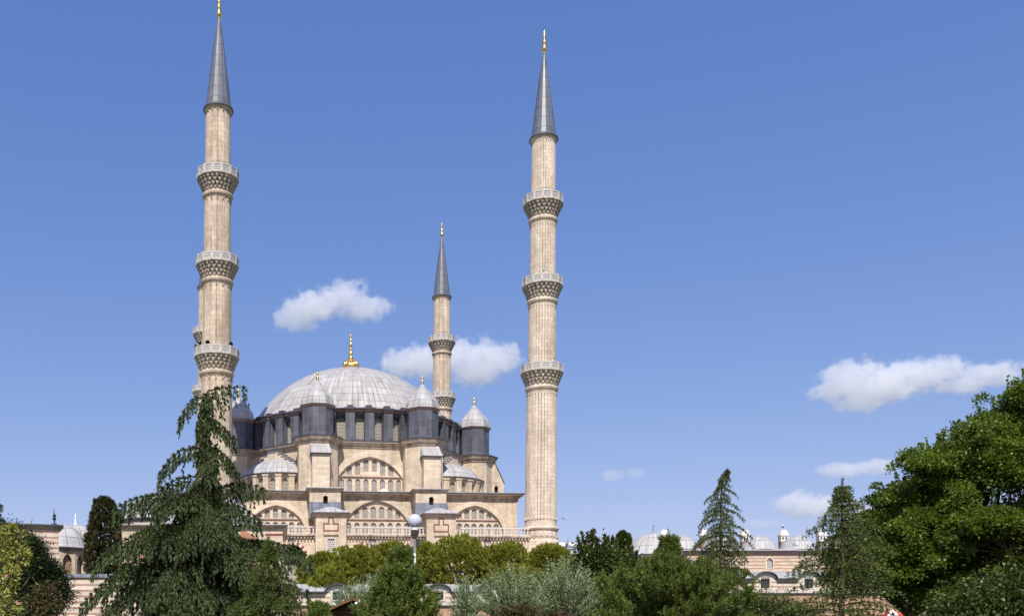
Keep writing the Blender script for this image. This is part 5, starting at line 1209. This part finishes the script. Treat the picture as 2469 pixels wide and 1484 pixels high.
Jb = [(0, 0, .46, .13, .12), (-.16, 0, .40, .09), (-.3, 0, .34, .03), (.12, 0, .54, .09), (.17, 0, .66, .045), (.13, 0, .74, .04), (.17, 0, .80, .055), (.22, 0, .79, .03), (.34, 0, .74, .012),
      (.0, .05, .3, .03), (.03, .05, .16, .014), (.0, .05, .01, .016), (.0, -.05, .3, .03), (.03, -.05, .16, .014), (.0, -.05, .01, .016)]
Eb = [(0, 1), (1, 2), (0, 3), (3, 4), (4, 5), (5, 6), (6, 7), (7, 8), (0, 9), (9, 10), (10, 11), (0, 12), (12, 13), (13, 14)]
sb = skinned('body', Jb, Eb, S)
for k in ('feather_white', 'bill', 'feather_dark'): sb.data.materials.append(M[k])
for p in sb.data.polygons: p.material_index = 1 if p.center.z < .27 or p.center.x > .235 else (2 if abs(p.center.y) > .065 or p.center.x < -.17 else 0)

# ---------------------------------------------------------------- clouds: real vapour volumes far off in the sky
def cloud(label, px, py, w, h, blobs, dens, seed, d=1500., thr=.03, namp=1.15, nsc=3.0):
    """blobs in display pixels about the centre: (x, z, rx, rz)"""
    s = d/2351.; x, y, z = at(px, py, d)
    m = bpy.data.materials.new('cloud_vapour'); m.use_nodes = True; t = m.node_tree; t.nodes.clear()
    out = N(t, 'ShaderNodeOutputMaterial'); vol = N(t, 'ShaderNodeVolumePrincipled'); t.links.new(vol.outputs[0], out.inputs['Volume'])
    vol.inputs['Color'].default_value = (.995, .99, .995, 1); vol.inputs['Anisotropy'].default_value = .0
    tc = N(t, 'ShaderNodeTexCoord'); cur = None
    big = N(t, 'ShaderNodeTexNoise'); big.inputs['Scale'].default_value = nsc/(90*s); big.inputs['Detail'].default_value = 9; big.inputs['Roughness'].default_value = .68; big.noise_dimensions = '4D'; big.inputs['W'].default_value = seed*3.7
    t.links.new(tc.outputs['Object'], big.inputs['Vector'])
    for bx, bz, rx, rz in blobs:
        sub = N(t, 'ShaderNodeVectorMath', operation='SUBTRACT'); t.links.new(tc.outputs['Object'], sub.inputs[0]); sub.inputs[1].default_value = (bx*s, 0, bz*s)
        dv = N(t, 'ShaderNodeVectorMath', operation='DIVIDE'); t.links.new(sub.outputs[0], dv.inputs[0]); dv.inputs[1].default_value = (rx*s, max(rx*.6, rz)*s, rz*s)
        ln = N(t, 'ShaderNodeVectorMath', operation='LENGTH'); t.links.new(dv.outputs[0], ln.inputs[0])
        o = N(t, 'ShaderNodeMath', operation='SUBTRACT'); o.inputs[0].default_value = 1; t.links.new(ln.outputs['Value'], o.inputs[1])
        if cur is None: cur = o
        else:
            mx = N(t, 'ShaderNodeMath', operation='SMOOTH_MAX'); mx.inputs[2].default_value = .18; t.links.new(cur.outputs[0], mx.inputs[0]); t.links.new(o.outputs[0], mx.inputs[1]); cur = mx
    nz = N(t, 'ShaderNodeMath', operation='MULTIPLY_ADD'); t.links.new(big.outputs['Fac'], nz.inputs[0]); nz.inputs[1].default_value = namp*2; nz.inputs[2].default_value = -namp-thr
    ad = N(t, 'ShaderNodeMath', operation='ADD'); t.links.new(cur.outputs[0], ad.inputs[0]); t.links.new(nz.outputs[0], ad.inputs[1])
    mr = N(t, 'ShaderNodeMapRange'); mr.interpolation_type = 'SMOOTHSTEP'; mr.inputs[1].default_value = 0.05; mr.inputs[2].default_value = .27; mr.inputs[4].default_value = dens; t.links.new(ad.outputs[0], mr.inputs[0]); t.links.new(mr.outputs[0], vol.inputs['Density'])
    b = MB(); n = 14; W2, H2 = w*.5*s, h*.5*s
    b.lathe([(W2*math.sin(math.pi*i/n) if 0 < i < n else 0., -H2*math.cos(math.pi*i/n)) for i in range(n+1)], 28)
    xf = Matrix.Diagonal((1, .62, 1, 1))
    M['_c'] = m
    return tag(b.build('cloud', '_c', None, True, (x, y, z), xf), label, 'cloud', 'small clouds in the blue sky')
cloud('white cloud above the dome, between the left front minaret and the far minaret', 806, 742, 420, 220, [(-50, 2, 88, 42), (20, 22, 78, 48), (75, -2, 70, 36), (-90, -30, 62, 34)], .030, 1)
cloud('white cloud passing behind the far minaret, above the right side of the dome', 1085, 873, 520, 230, [(-85, -2, 100, 44), (20, 8, 100, 50), (95, 8, 95, 52), (60, -18, 90, 46)], .028, 2)
cloud('largest cloud, long and trailing up to the right edge above the tallest broadleaf tree', 2200, 932, 760, 270, [(-140, 20, 92, 52), (-90, -6, 110, 46), (-195, -8, 66, 30), (-130, -38, 70, 30), (-5, 22, 105, 46), (85, 44, 74, 34), (190, 30, 90, 34), (115, 2, 66, 24)], .030, 3)
cloud('thin flat pinkish cloud low at right, directly beside the slope of leaves', 2072, 1130, 290, 90, [(-40, -3, 75, 20), (40, 6, 75, 20)], .022, 5)
cloud('puffy low white cloud just above the school chimneys, left of the layered cedar', 1955, 1222, 340, 130, [(-30, 6, 72, 34), (30, 0, 80, 32), (105, -6, 60, 24)], .028, 6)
cloud('small faint cloud in the clear sky left of the slender cedar', 1497, 1144, 180, 70, [(-15, 0, 45, 18), (30, 4, 34, 15)], .013, 7)
cloud('tiny faint wisp of cloud above the chimneys, below left of the puffy low cloud', 1838, 1260, 130, 50, [(0, 0, 45, 13)], .013, 8)
